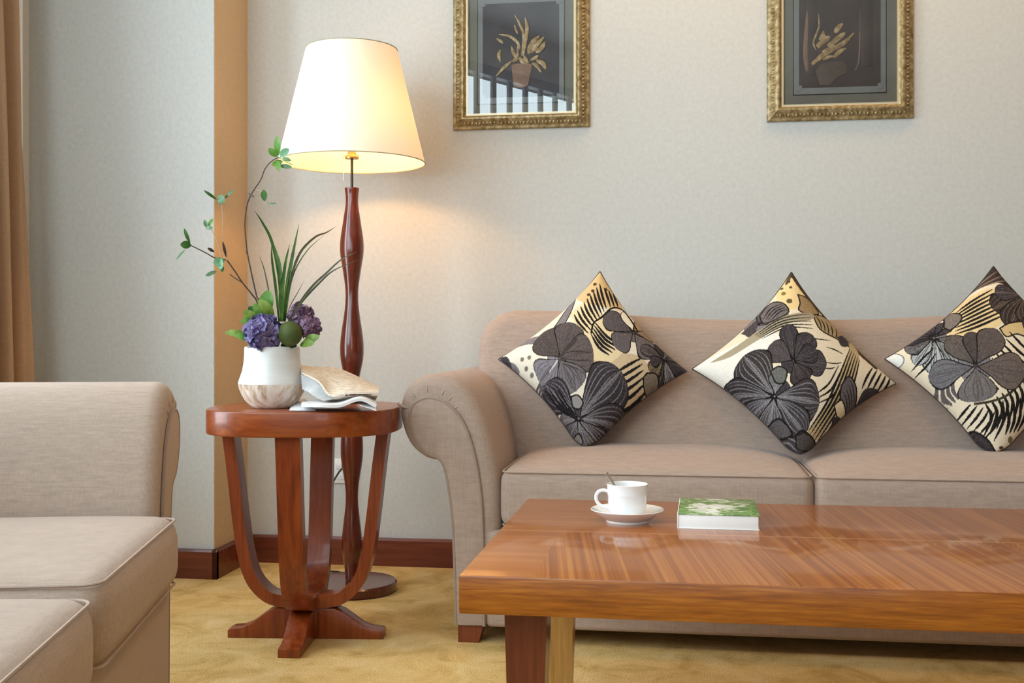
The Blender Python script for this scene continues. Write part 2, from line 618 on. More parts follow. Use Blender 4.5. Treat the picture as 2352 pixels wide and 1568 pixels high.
def patch(c0, c1, n=10, m=8, th=0.0012, sag=0.0):
    """sheet between two 3-D curves with the same number of samples, given a thickness"""
    A, B = smooth_path(c0, n), smooth_path(c1, n)
    k = min(len(A), len(B))
    A = [A[round(i * (len(A) - 1) / (k - 1))] for i in range(k)]
    B = [B[round(i * (len(B) - 1) / (k - 1))] for i in range(k)]
    rows = []
    for j in range(m + 1):
        t = j / m
        rows.append([A[i].lerp(B[i], t) + Vector((0, 0, sag * 4 * t * (1 - t))) for i in range(k)])
    vs = [p for row in rows for p in row]
    N = []
    for j in range(m + 1):
        for i in range(k):
            du = rows[j][min(i + 1, k - 1)] - rows[j][max(i - 1, 0)]
            dv = rows[min(j + 1, m)][i] - rows[max(j - 1, 0)][i]
            nn = du.cross(dv)
            N.append(nn.normalized() if nn.length > 1e-9 else Vector((0, 0, 1)))
    off = len(vs)
    vs2 = [p - q * th for p, q in zip(vs, N)]
    idx = lambda j, i: j * k + i
    fs = []
    for j in range(m):
        for i in range(k - 1):
            a, b, c, d = idx(j, i), idx(j, i + 1), idx(j + 1, i + 1), idx(j + 1, i)
            fs.append((a, b, c, d)); fs.append((d + off, c + off, b + off, a + off))
    ring = [idx(0, i) for i in range(k)] + [idx(j, k - 1) for j in range(1, m + 1)] + [idx(m, i) for i in range(k - 2, -1, -1)] + [idx(j, 0) for j in range(m - 1, 0, -1)]
    for a, b in zip(ring, ring[1:] + ring[:1]):
        fs.append((a, b, b + off, a + off))
    return G().add(vs + vs2, fs)


def ribbon(pts, width, normal=(0, -1, 0.2), fold=0.25, th=0.0006):
    """tapering blade with a centre fold; width(t) half width"""
    P = smooth_path(pts, 5)
    m = len(P)
    nv = Vector(normal).normalized()
    vs, fs = [], []
    for i, p in enumerate(P):
        tg = (P[min(i + 1, m - 1)] - P[max(i - 1, 0)]).normalized()
        side = tg.cross(nv).normalized()
        up = side.cross(tg).normalized()
        hw = width(i / (m - 1))
        vs += [p - side * hw + up * hw * fold, p, p + side * hw + up * hw * fold,
               p - side * hw + up * (hw * fold - th), p - up * th * 1.5, p + side * hw + up * (hw * fold - th)]
    for i in range(m - 1):
        a, b = i * 6, (i + 1) * 6
        fs += [(a, a + 1, b + 1, b), (a + 1, a + 2, b + 2, b + 1), (a + 4, a + 3, b + 3, b + 4), (a + 5, a + 4, b + 4, b + 5),
               (a + 3, a, b, b + 3), (a + 2, a + 5, b + 5, b + 2)]
    fs += [(0, 3, 4, 1), (1, 4, 5, 2)]
    e = (m - 1) * 6
    fs += [(e, e + 1, e + 4, e + 3), (e + 1, e + 2, e + 5, e + 4)]
    return G().add(vs, fs)


def oval_leaf(base, tip, hw, normal=(0.1, -1, 0.3), cup=0.15):
    b, t = Vector(base), Vector(tip)
    mid = b.lerp(t, 0.5)
    mid = mid + Vector(normal).normalized() * (t - b).length * cup
    return ribbon([b, mid, t], lambda k: max(0.0004, hw * math.sin(PI * min(1, max(0, k * 0.94 + 0.03))) ** 0.7), normal, 0.18)


# ================================================================== THE ROOM
H = 2.9
struct('floor', box(-2.9, 3.3, -6.4, 0.1, -0.06, 0.0), M['carpet'], smooth=False)
struct('ceiling', box(-2.9, 3.3, -6.4, 0.1, H, H + 0.06), M['ceiling'], smooth=False)
struct('wall_back', box(-1.60, 3.2, 0.0, 0.1, 0, H), M['wall'], smooth=False)
struct('wall_pilaster', box(-2.6, -1.496, -0.286, 0.1, 0, H), M['wall'], smooth=False)
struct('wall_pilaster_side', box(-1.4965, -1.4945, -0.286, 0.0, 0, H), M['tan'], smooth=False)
struct('wall_right', box(3.2, 3.3, -6.3, 0.1, 0, H), M['brown'], smooth=False)
g = box(-0.45, -0.25, -6.4, -6.3, 0, H)
for a in (box(1.15, 3.3, -6.4, -6.3, 0, H), box(-0.25, 1.15, -6.4, -6.3, 0, 0.6), box(-0.25, 1.15, -6.4, -6.3, 2.4, H)):
    g.add(a.v, a.f)
struct('wall_rear', g, M['brown'], smooth=False)
g = box(-0.25, 1.15, -6.39, -6.33, 0.6, 0.66)
for a in [box(-0.25, 1.15, -6.39, -6.33, 2.34, 2.4)] + [box(x - 0.03, x + 0.03, -6.385, -6.335, 0.66, 2.34) for x in (-0.22, 0.45, 1.12)]:
    g.add(a.v, a.f)
struct('added_window', g, M['winframe'], smooth=False)  # unseen window added to go with the rear fill light
g = box(-2.25, -2.15, -0.85, -0.28, 0, H)
for a in (box(-2.25, -2.15, -2.2, -2.05, 0, H), box(-2.25, -2.15, -2.05, -0.85, 0, 0.5), box(-2.25, -2.15, -2.05, -0.85, 2.5, H), box(-0.45, -0.35, -6.4, -5.10, 0, H)):
    g.add(a.v, a.f)
struct('wall_left', g, M['wall'], smooth=False)


def bay(s0, s1, z0, z1, d0=-0.10, d1=0.0):
    q = box(s0, s1, d0, d1, z0, z1)
    return q.xf(lambda x, y, z: (BAY_A + BAY_D * x + BAY_N * y + Vector((0, 0, z))))


g = bay(-0.05, 0.12, 0, H)
for a in (bay(3.30, BAY_L + 0.05, 0, H), bay(0.12, 3.30, 0, 0.95), bay(0.12, 3.30, 2.62, H)):
    g.add(a.v, a.f)
struct('wall_window', g, M['wall'], smooth=False)
g = bay(0.12, 3.30, 0.95, 1.01, -0.09, -0.03)
for a in [bay(0.12, 3.30, 2.555, 2.62, -0.09, -0.03)] + [bay(0.12 + 0.172 * i, 0.12 + 0.172 * i + 0.042, 1.0, 2.58, -0.075, -0.055) for i in range(19)]:
    g.add(a.v, a.f)
struct('window_1', g, M['winframe'], smooth=False)

BH = 0.096
def base_prof(t=0.016):
    return [(0, 0), (t, 0), (t, BH - 0.008), (t - 0.004, BH), (0, BH)]


def baseboard(name, p, q, n):
    """profile swept from p to q, thickness towards n"""
    p, q, n = Vector(p), Vector(q), Vector(n)
    vs = [(a + n * d + Vector((0, 0, z))) for a in (p, q) for d, z in base_prof()]
    fs = [(i, (i + 1) % 5, 5 + (i + 1) % 5, 5 + i) for i in range(5)] + [(0, 1, 2, 3, 4), (5, 6, 7, 8, 9)]
    return struct(name, G().add(vs, fs), M['skirt'], smooth=False)


baseboard('baseboard_back', (-1.496, 0, 0), (3.2, 0, 0), (0, -1, 0))
baseboard('baseboard_side', (-1.496, 0, 0), (-1.496, -0.302, 0), (1, 0, 0))
baseboard('baseboard_pilaster', (-2.15, -0.286, 0), (-1.480, -0.286, 0), (0, -1, 0))

# wall outlet
t = thing('wall_outlet', 'white wall socket plate low on the wall behind the floor lamp', 'outlet', (-1.150, 0, 0.325))
box(-0.043, 0.043, -0.009, -0.0005, -0.043, 0.043, 0.003).build('plate', M['outlet'], t)
for dz in (0.018, -0.018):
    box(-0.017, 0.017, -0.0115, -0.008, dz - 0.012, dz + 0.012, 0.002).build('socket', M['outlet'], t)

# ================================================================== CURTAIN
t = thing('curtain', 'tan brown drape hanging in folds beside the window corner', 'curtain', (-2.05, -0.62, 0))
rows, vs, fs = 26, [], []
NS = 150
for j in range(rows + 1):
    z = 0.02 + 2.66 * j / rows
    fl = 0.060 * (1 - min(1, max(0, (z - 0.45) / 1.5)))
    for i in range(NS + 1):
        s = i / NS
        y = -0.46 - 0.62 * s
        ph = s * 2 * PI * 6.2
        x = -2.108 + fl + 0.034 * math.sin(ph + 0.25 * math.sin(z * 2.1)) + 0.012 * math.sin(ph * 2.3 + z * 1.4)
        vs.append((x, y, z))
for j in range(rows):
    for i in range(NS):
        a = j * (NS + 1) + i
        fs.append((a, a + 1, a + NS + 2, a + NS + 1))
cu = G().add(vs, fs).build('drape', M['curtain'], t, world=True, sharp=180)
sm = cu.modifiers.new('thick', 'SOLIDIFY'); sm.thickness = 0.004
vs, fs = [], []
for j in range(2):
    for i in range(61):
        s = i / 60
        vs.append((-2.105 + 0.010 * math.sin(s * 60), -0.40 - 0.6 * s, 0.02 + 2.64 * j))
for i in range(60):
    fs.append((i, i + 1, i + 62, i + 61))
sh = G().add(vs, fs).build('sheer_lining', M['sheer'], t, world=True, sharp=180)
sh['label'] = 'white sheer lining'
sm = sh.modifiers.new('thick', 'SOLIDIFY'); sm.thickness = 0.002

# ================================================================== SOFA
ARM = [(-0.566, 0.043), (-0.571, 0.198), (-0.576, 0.311), (-0.585, 0.401), (-0.604, 0.462), (-0.647, 0.477), (-0.685, 0.507), (-0.708, 0.553),
       (-0.716, 0.604), (-0.704, 0.650), (-0.672, 0.684), (-0.622, 0.697), (-0.565, 0.684), (-0.520, 0.645), (-0.489, 0.585), (-0.468, 0.515), (-0.453, 0.438), (-0.447, 0.314), (-0.447, 0.043)]
PANEL = [(-0.561, 0.046), (-0.568, 0.266), (-0.578, 0.379), (-0.598, 0.467), (-0.641, 0.494), (-0.672, 0.532), (-0.684, 0.580), (-0.674, 0.618), (-0.636, 0.635),
         (-0.590, 0.622), (-0.550, 0.582), (-0.523, 0.520), (-0.503, 0.428), (-0.493, 0.314), (-0.488, 0.046)]


def dense(c, n=5, keep=2):
    """smooth a contour but keep its last straight bottom edge"""
    p = smooth_path([(a, b, 0) for a, b in c], n)
    return [(q.x, q.y) for q in p]


def mirror(g, x0):
    return g.xf(lambda x, y, z: (2 * x0 - x, y, z))


def rolled_arm(parent, mat, y0, y1, xf, name='arm'):
    a = extrude(dense(ARM), y0, y1, 0.035, 0.02, 6)
    a.xf(xf)
    ao = a.build(name, mat, parent, world=False, sharp=60)
    pc = dense(PANEL)
    p = extrude(pc, y0 - 0.007, y0 + 0.03, 0.005, 0, 3)
    p.xf(xf)
    po = p.build('front_panel', mat, ao, sharp=60)
    tp = tube([(x, y0 - 0.004, z) for x, z in pc], 0.0042, 7)
    tp.xf(xf)
    tp.build('piping', M['piping'], ao)
    # gathered pleats where the cover turns over the roll
    for ang in (20, 42, 62, 96, 128, 160):
        cx, cz = -0.632, 0.585
        ra, rb = 0.066, 0.105
        ca, sa = math.cos(math.radians(ang)), math.sin(math.radians(ang))
        pts = [(cx + ca * rr, yy, cz + sa * rr) for rr, yy in ((0.066, y0 - 0.001), (0.080, y0 + 0.004), (0.094, y0 + 0.018), (0.101, y0 + 0.045))]
        q = tube(smooth_path(pts, 4), lambda k: 0.0046 * math.sin(PI * (0.08 + 0.84 * k)), 6)
        q.xf(xf)
        q.build('pleat', mat, ao)
    return ao


SL = Vector((0.343, -0.50, 0))
sofa = thing('sofa', 'long taupe linen sofa with rolled arms holding the patterned pillows against the wall', 'sofa', SL)
loc = lambda x, y, z: (x - SL.x, y - SL.y, z - SL.z)
for mir in (False, True):
    fn = (lambda x, y, z: loc(2 * 0.343 - x, y, z)) if mir else loc
    rolled_arm(sofa, M['sofa'], -0.92, -0.17, fn)
# back: one long panel with swept-up rounded ends, leaning a little
bc = [(-0.585, 0.30), (-0.590, 0.55), (-0.590, 0.765)]
for i in range(1, 8):
    a = math.radians(180 - 90 * i / 8)
    bc.append((-0.480 + 0.110 * math.cos(a), 0.765 + 0.108 * math.sin(a)))
for x, z in ((-0.480, 0.875), (-0.36, 0.872), (-0.20, 0.862), (-0.05, 0.852), (0.10, 0.845), (0.343, 0.841)):
    bc.append((x, z))
bc = bc + [(0.686 - x, z) for x, z in bc[-2::-1]]
b = extrude(bc, -0.11, 0.11, 0.045, 0.04, 7)
b.xf(lambda x, y, z: loc(x, -0.315 + y + (0.86 - z) * -0.27 * (1 if y < 0 else 0.35), z))
b.build('backrest', M['sofa'], sofa, sharp=60)
# front rail and base
box(-0.483, 1.169, -0.925, -0.20, 0.043, 0.293, 0.012, 3).xf(loc).build('base', M['sofa'], sofa, sharp=60)
# two seat cushions
for x0, x1 in ((-0.445, 0.341), (0.345, 1.131)):
    c = soft_box(x1 - x0, 0.56, 0.146, 0.028, 0.040, 0.006)
    dx, dy, dz = (x0 + x1) / 2, -0.655, 0.377
    c.move(dx, dy, dz).xf(loc)
    co = c.build('seat_cushion', M['sofa'], sofa, sharp=60)
    for zz in (0.446, 0.308):
        lp = loop_pts(x0 + 0.004, x1 - 0.004, -0.655 - 0.277, -0.655 + 0.277, zz, 0.028)
        tube([loc(*p) for p in lp], 0.0024, 6, closed=True).build('piping', M['sofa'], co)
for x in (-0.527, 1.213):
    for y in (-0.885, -0.22):
        q = G().add([(x - 0.031, y - 0.031, 0.044), (x + 0.035, y - 0.031, 0.044), (x + 0.035, y + 0.031, 0.044), (x - 0.031, y + 0.031, 0.044),
                     (x - 0.031, y - 0.031, 0), (x + 0.023, y - 0.031, 0), (x + 0.023, y + 0.020, 0), (x - 0.031, y + 0.020, 0)],
                    [(0, 1, 2, 3), (4, 5, 6, 7), (0, 1, 5, 4), (1, 2, 6, 5), (2, 3, 7, 6), (3, 0, 4, 7)])
        q.xf(loc).build('leg', M['foot'], sofa, smooth=False)

# ================================================================== LOVESEAT (front runs towards the camera)
LRZ = math.radians(14.6)
love = thing('loveseat', 'taupe linen loveseat below the window, turned towards the coffee table', 'sofa', (-1.006, -1.620, 0), LRZ)
# local: +x = front, +y = far arm
AX = lambda off, flip: (lambda x, y, z: (-(y + 0.92) - 0.0, off + flip * (-(x + 0.447)), z))
LA = [(AX(0.0, 1), 'arm'), (AX(-1.22, -1), 'arm')]
for fn, nm in LA:
    rolled_arm(love, M['sofa_b'], -0.878, -0.05, fn, nm)
c = [(-0.87, 0.30), (-0.87, 0.80), (-0.84, 0.85), (-0.76, 0.85), (-0.70, 0.80), (-0.62, 0.42), (-0.62, 0.30)]
b = extrude(c, -1.32, 0.12, 0.03, 0.03, 5)
b.build('backrest', M['sofa_b'], love, sharp=50)
box(-0.84, -0.012, -1.22, 0.0, 0.043, 0.295, 0.012, 3).build('base', M['sofa_b'], love)
for y1, y0 in ((-0.002, -0.622), (-0.650, -1.218)):
    c = soft_box(0.665, y1 - y0, 0.142, 0.038, 0.014, 0.010)
    cz = 0.363 if y1 > -0.1 else 0.350
    c.move(-0.325, (y0 + y1) / 2, cz)
    co = c.build('seat_cushion', M['sofa_b'], love, sharp=60)
    for zz in (cz + 0.064, cz - 0.063):
        lp = loop_pts(-0.325 - 0.329, -0.325 + 0.329, y0 + 0.004, y1 - 0.004, zz, 0.032)
        tube(lp, 0.0026, 6, closed=True).build('piping', M['sofa_b'], co)
for x in (-0.05, -0.80):
    for y in (0.08, -1.30):
        box(x - 0.03, x + 0.03, y - 0.03, y + 0.03, 0, 0.044, 0.003).build('leg', M['foot'], love)

# ================================================================== FLOOR LAMP
LX, LY = -1.000, -0.385
lamp = thing('floor_lamp', 'lit floor lamp with cream cone shade on a wavy dark red wood post', 'lamp', (LX, LY, 0))
lathe([(0.120, 0), (0.136, 0.0), (0.141, 0.004), (0.141, 0.026), (0.136, 0.031), (0.0, 0.031)], 64).build('base', M['lampwood'], lamp)
S = 3.50 / 2568
pole_px = [(1330, 15), (1315, 15.5), (1290, 19), (1262, 23), (1235, 23), (1205, 20), (1175, 16.5), (1153, 14.6), (1130, 14.6), (1105, 17), (1080, 21), (1055, 24.8), (1030, 26), (1000, 25), (970, 22.5),
           (945, 18.8), (920, 15.8), (895, 15), (874, 16), (850, 21), (825, 26), (800, 27.3), (778, 26), (755, 23), (731, 19.2), (705, 16), (688, 14.8), (665, 15), (640, 18), (610, 22.6), (585, 26.6),
           (566, 27.5), (545, 26), (523, 22.4), (500, 19), (475, 15.2), (460, 14.4), (445, 15.2), (433, 16.8), (432, 15.5)]
prof = [(r * S, max(0.030, 0.80 + (768 - v) * S)) for v, r in pole_px]
z_top = prof[-1][1]
prof = [(p.x, p.z) for p in smooth_path([(r, 0, z) for r, z in prof], 3)]
lathe(prof + [(0.0, z_top)], 40).build('post', M['lampwood'], lamp)
ZB, ZT, RB, RT = 1.337, 1.690, 0.2285, 0.1420
stem = tube([(0, 0, z_top - 0.01), (0, 0, ZB + 0.045)], 0.0042, 10)
stem.build('stem', M['dkmetal'], lamp)
sk = lathe([(0.0, ZB + 0.012), (0.021, ZB + 0.012), (0.023, ZB + 0.018), (0.021, ZB + 0.023), (0.013, ZB + 0.025), (0.013, ZB + 0.075), (0.0, ZB + 0.075)], 24)
sk.build('socket', M['brass'], lamp)
n = 96
sh = lathe([(RB, ZB), (RT, ZT)], n, cap=False).build('shade', M['shade'], lamp)
for rr, zz in ((RB, ZB), (RT, ZT)):
    tube([(rr * math.cos(2 * PI * i / n), rr * math.sin(2 * PI * i / n), zz) for i in range(n)], 0.0018, 6, closed=True).build('shade_trim', M['trim'], sh)
sp = G()
for k in range(3):
    a = 2 * PI * k / 3 + 0.4
    q = tube([(0.01 * math.cos(a), 0.01 * math.sin(a), ZB + 0.07), (RT * math.cos(a) * 1.35, RT * math.sin(a) * 1.35, ZT - 0.2), ], 0.0016, 6)
    sp.add(q.v, q.f)
sp.build('shade_carrier', M['brass'], lamp)
tube([(-0.024, -0.01, ZB + 0.045), (-0.024, -0.01, ZB - 0.055)], 0.0012, 6).build('pull_chain', M['steel'], lamp)
bulb = lathe([(0.0, ZB + 0.072), (0.012, ZB + 0.076), (0.020, ZB + 0.095), (0.026, ZB + 0.12), (0.022, ZB + 0.14), (0.010, ZB + 0.150), (0.0, ZB + 0.152)], 20)
gm = NT('bulb_glass')
gm.b.inputs['Emission Color'].default_value = (1.0, 0.52, 0.18, 1)
gm.b.inputs['Emission Strength'].default_value = 195
bulb.build('bulb', gm.m, lamp)
# cord from the foot of the lamp to the wall socket
px, pz = -1.128 - LX, 0.345
box(px - 0.010, px + 0.012, -0.045 - LY, -0.012 - LY, pz - 0.010, pz + 0.012, 0.003).build('plug', M['black'], lamp)
cord = smooth_path([(px, -0.043 - LY, pz), (px - 0.012, -0.075 - LY, pz - 0.02), (px - 0.034, -0.095 - LY, pz - 0.07), (px - 0.060, -0.105 - LY, 0.19), (px - 0.070, -0.11 - LY, 0.09),
                    (px - 0.055, -0.125 - LY, 0.012), (px + 0.02, -0.16 - LY, 0.006), (px + 0.06, -0.20 - LY, 0.006), (-0.05, 0.137, 0.012)], 6)
tube(cord, 0.0032, 8).build('power_cord', M['black'], lamp)

# ================================================================== SIDE TABLE
TX, TY, TZ = -0.966, -0.915, 0.610
TRZ = math.radians(6)
side = thing('side_table', 'cherry wood side table with four bent legs on a crossed foot, vase on top', 'side table', (TX, TY, 0), TRZ)


def squircle(r, e, n=96):
    out = []
    for i in range(n):
        a = 2 * PI * i / n
        c_, s_ = math.cos(a), math.sin(a)
        k = (abs(c_) ** e + abs(s_) ** e) ** (-1 / e)
        out.append((r * k * c_, r * k * s_))
    return out


def slab(c, z0, z1, bev):
    g = extrude(c, z0, z1, bev, bev, 4)
    return g.xf(lambda x, y, z: (x, z, y))


slab(squircle(0.247, 2.8), TZ - 0.062, TZ, 0.003).build('tabletop', M['tbl'], side, sharp=35)
# leg: centre line in (r, z): straight down and inwards, then bent to the hub
LC = smooth_path([(0.206, TZ - 0.06, 0), (0.193, 0.45, 0), (0.178, 0.32, 0), (0.164, 0.225, 0), (0.142, 0.155, 0), (0.103, 0.112, 0), (0.060, 0.098, 0), (0.022, 0.096, 0)], 7)
HW = 0.031
for k in range(4):
    vs, fs = [], []
    for i, p in enumerate(LC):
        a = LC[min(i + 1, len(LC) - 1)] - LC[max(i - 1, 0)]
        a.normalize()
        nn = Vector((-a.y, a.x, 0))
        th = 0.0155
        o1, o2 = p + nn * th, p - nn * th
        if i == 0:
            o1.y = o2.y = TZ - 0.0625
        for q, s in ((o1, -HW), (o1, HW), (o2, HW), (o2, -HW)):
            vs.append((q.x, s, q.y))
    m_ = len(LC)
    for i in range(m_ - 1):
        for e in range(4):
            f_ = (e + 1) % 4
            fs.append((i * 4 + e, i * 4 + f_, (i + 1) * 4 + f_, (i + 1) * 4 + e))
    fs += [(0, 1, 2, 3), tuple((m_ - 1) * 4 + e for e in range(4))]
    G().add(vs, fs).rot(k * PI / 2).build('leg', M['tbl_v'], side, sharp=40)
    # foot of the cross: tall at the hub, swooping to a low toe
    fc = [(0.0, 0.0), (0.206, 0.0), (0.206, 0.020), (0.196, 0.024), (0.172, 0.026), (0.150, 0.034), (0.125, 0.052), (0.100, 0.070), (0.078, 0.079), (0.0, 0.081)]
    extrude(fc, -0.028, 0.028, 0.002, 0.002, 2).rot(k * PI / 2).build('foot', M['tbl_v'], side, sharp=30)
box(-0.032, 0.032, -0.032, 0.032, 0.004, 0.116, 0.003).build('hub', M['tbl_v'], side)

# ================================================================== VASE WITH FLOWERS
K = 2.90 / 2568        # metres per photo pixel at the vase
VX, VY = -1.033, -0.996
fl = thing('flower_arrangement', 'white vase of purple blooms, grass blades and tall leafy twigs on the side table', 'flower vase', (VX, VY, TZ), YAW)


def P(u, v, dep=0.0):
    f = 1 + dep / 2.90
    return Vector((((u - 1176) * f + 556) * K, dep, ((768 - v) * f + 170) * K))


def Z1(x, y, dep=0.0):
    return P(380 + x / 2.306, 280 + y / 2.306, dep)


def Z6(x, y, dep=0.0):
    return P(380 + x / 4.022, 290 + y / 4.022, dep)


up_prof = [(76.5, 882), (76, 877), (72, 866), (67.5, 852), (64.5, 836), (63, 818), (62.5, 802), (62, 798), (59, 797), (58, 802), (59, 818)]
lathe([(r * K, (938 - v) * K) for r, v in up_prof], 64, cap=False).build('upper_body', M['vase_w'], fl)
lo_prof = [(38, 938), (45, 937), (53, 930), (62, 919), (70, 905), (75, 892), (76.5, 882)]
lathe([(r * K, (938 - v) * K) for r, v in lo_prof], 64).build('lower_bowl', M['vase_m'], fl)
lathe([(0.0, 0.128), (0.064, 0.128), (0.064, 0.136), (0.03, 0.142), (0.0, 0.144)], 32).build('floral_foam', M['soil'], fl)


def bloom(name, mat, c, r, n=190, seed=1):
    rnd = random.Random(seed)
    g = lathe([(0, -r * 0.72), (r * 0.5, -r * 0.55), (r * 0.74, 0), (r * 0.5, r * 0.55), (0, r * 0.72)], 16)
    for i in range(n):
        zz = 1 - 2 * (i + 0.5) / n
        ph = i * 2.39996
        rr = math.sqrt(1 - zz * zz)
        d = Vector((rr * math.cos(ph), rr * math.sin(ph), zz))
        a = d.orthogonal().normalized()
        a.rotate(Matrix.Rotation(rnd.random() * 6.28, 3, d))
        b_ = d.cross(a)
        q = r * (0.20 + 0.12 * rnd.random())
        ctr = d * r * (0.70 + 0.22 * rnd.random())
        tilt = 0.2 + 0.7 * rnd.random()
        vs = [ctr]
        for k in range(8):
            t_ = 2 * PI * k / 8
            wv = 1 + 0.22 * math.cos(4 * t_)
            vs.append(ctr + (a * math.cos(t_) + b_ * math.sin(t_)) * q * wv + d * q * (0.25 + tilt * math.sin(t_ + 0.4) + 0.22 * rnd.random()))
        g.add(vs, [(0, k, k % 8 + 1) for k in range(1, 9)])
    return g.move(*c).build(name, mat, fl, sharp=25)


bloom('hydrangea_bloom', M['hyd_b'], P(600, 768, -0.045), 40 * K, seed=2)['label'] = 'blue violet bloom'
bloom('hydrangea_bloom', M['hyd_p'], P(686, 728, 0.0), 28 * K, 130, seed=3)['label'] = 'mauve bloom'
bloom('hydrangea_bloom', M['hyd_p'], P(706, 752, -0.02), 25 * K, 120, seed=5)['label'] = 'mauve bloom at the rim'
lathe([(27.5 * K * math.cos(a), 27.5 * K * math.sin(a) * 1.04) for a in [(-90 + 180 * i / 16) * PI / 180 for i in range(17)]], 28).move(*P(661, 768, -0.05)).build('seed_pod', M['pod'], fl)
# broad leaves round the rim
for a, b_, hw, mat, dep in (((600, 735), (612, 668), 17, 'leaf', 0.03), ((612, 745), (578, 700), 16, 'leaf', 0.02), ((622, 742), (590, 690), 15, 'leaf_l', 0.0), ((585, 752), (556, 715), 14, 'leaf_l', 0.0), ((580, 748), (548, 738), 11, 'leaf', -0.02),
                            ((592, 740), (566, 706), 12, 'leaf_d', 0.02), ((566, 776), (512, 765), 9, 'leaf_l', -0.02), ((572, 780), (536, 772), 10, 'leaf', -0.03), ((690, 792), (728, 774), 11, 'leaf_l', -0.03), ((684, 794), (716, 790), 10, 'leaf_l', -0.04),
                            ((640, 794), (676, 796), 10, 'leaf_d', -0.02), ((575, 792), (610, 799), 9, 'leaf_d', -0.01), ((652, 745), (690, 770), 15, 'leaf_d', 0.01)):
    oval_leaf(P(*a, dep), P(*b_, dep - 0.02), hw * K, (0.2, -1, 0.4)).build('leaf', M[mat], fl, sharp=60)

BL = [([(590, 1060), (572, 880), (553, 740), (549, 648)], 15, 'blade', 0.0),
      ([(600, 1060), (590, 830), (552, 640), (500, 535), (458, 472)], 17, 'blade', -0.02),
      ([(605, 1060), (604, 900), (595, 760), (566, 655)], 17, 'blade', 0.02),
      ([(602, 1060), (606, 900), (622, 760), (646, 650)], 20, 'blade', -0.03),
      ([(612, 1060), (632, 880), (660, 720), (696, 543)], 24, 'blade', 0.01),
      ([(622, 1055), (650, 850), (700, 700), (780, 615), (840, 590), (893, 557)], 14, 'blade_d', 0.02),
      ([(622, 1055), (660, 830), (735, 690), (830, 602)], 7, 'blade', 0.03),
      ([(640, 1060), (700, 960), (770, 870), (840, 805), (920, 732), (1003, 690)], 13, 'blade_d', -0.03),
      ([(640, 1060), (710, 958), (800, 860), (880, 790), (1005, 735)], 11, 'blade_d', -0.02),
      ([(630, 1040), (650, 975), (690, 905), (725, 838)], 5, 'blade_d', 0.03),
      ([(560, 1020), (532, 880), (510, 780), (484, 708)], 8, 'blade_d', 0.03),
      ([(606, 1060), (598, 960), (600, 880), (612, 790)], 22, 'blade', -0.04),
      ([(618, 1060), (628, 960), (638, 880), (646, 800)], 20, 'blade', -0.02)]
for pts, wd, mat, dep in BL:
    q = [Z1(x, y, dep + (0.04 * i if dep > 0 else -0.02 * i)) for i, (x, y) in enumerate(pts)]
    hw = wd * K / 2.306 / 2
    ribbon(q, lambda k, hw=hw: hw * min(1, 0.62 + k * 1.2) * max(0.04, (1 - k ** 3.2)), (0.15, -1, 0.1), 0.3).build('grass_blade', M[mat], fl, sharp=60)

def twig(pts, r0, r1, mat, dep, z=Z6):
    q = [z(x, y, d) for (x, y), d in zip(pts, np.linspace(dep[0], dep[1], len(pts)))]
    return tube(smooth_path(q, 5), lambda k: (r0 + (r1 - r0) * k) * K, 7).build('twig', M[mat], fl)


t1 = twig([(960, 1980), (830, 1640), (785, 1568), (690, 1450), (620, 1345), (550, 1250), (500, 1235), (430, 1220), (345, 1172), (240, 1120), (200, 1100)], 2.0, 1.1, 'twig', (0.0, -0.06))
t2 = twig([(960, 1980), (850, 1640), (820, 1568), (775, 1370), (735, 1170), (716, 990), (713, 890), (728, 760), (755, 670), (800, 590), (860, 500), (900, 400), (960, 330), (1030, 290)], 2.0, 1.0, 'twig', (0.01, 0.08))
tube(smooth_path([Z6(690, 1450, -0.02), Z6(630, 1415, -0.025), Z6(572, 1372, -0.03)], 4), 1.1 * K, 6).build('twig_shoot', M['twig'], t1)
tube(smooth_path([Z6(545, 1250, -0.04), Z6(520, 1170, -0.03), Z6(510, 950, -0.02), Z6(500, 720, 0.0)], 5), 0.8 * K, 6).build('twig_shoot', M['twig_p'], t1)
tube(smooth_path([Z6(500, 1235, -0.05), Z6(460, 1080, -0.04), Z6(395, 940, -0.03)], 5), 0.8 * K, 6).build('twig_shoot', M['twig_p'], t1)
tube(smooth_path([Z6(800, 600, 0.06), Z6(860, 610, 0.05), Z6(920, 715, 0.03)], 5), 0.8 * K, 6).build('twig_shoot', M['twig_p'], t2)
tube(smooth_path([Z6(1020, 290, 0.08), Z6(1080, 330, 0.07), Z6(1150, 360, 0.05)], 5), 1.0 * K, 6).build('twig_shoot', M['leaf_l'], t2)
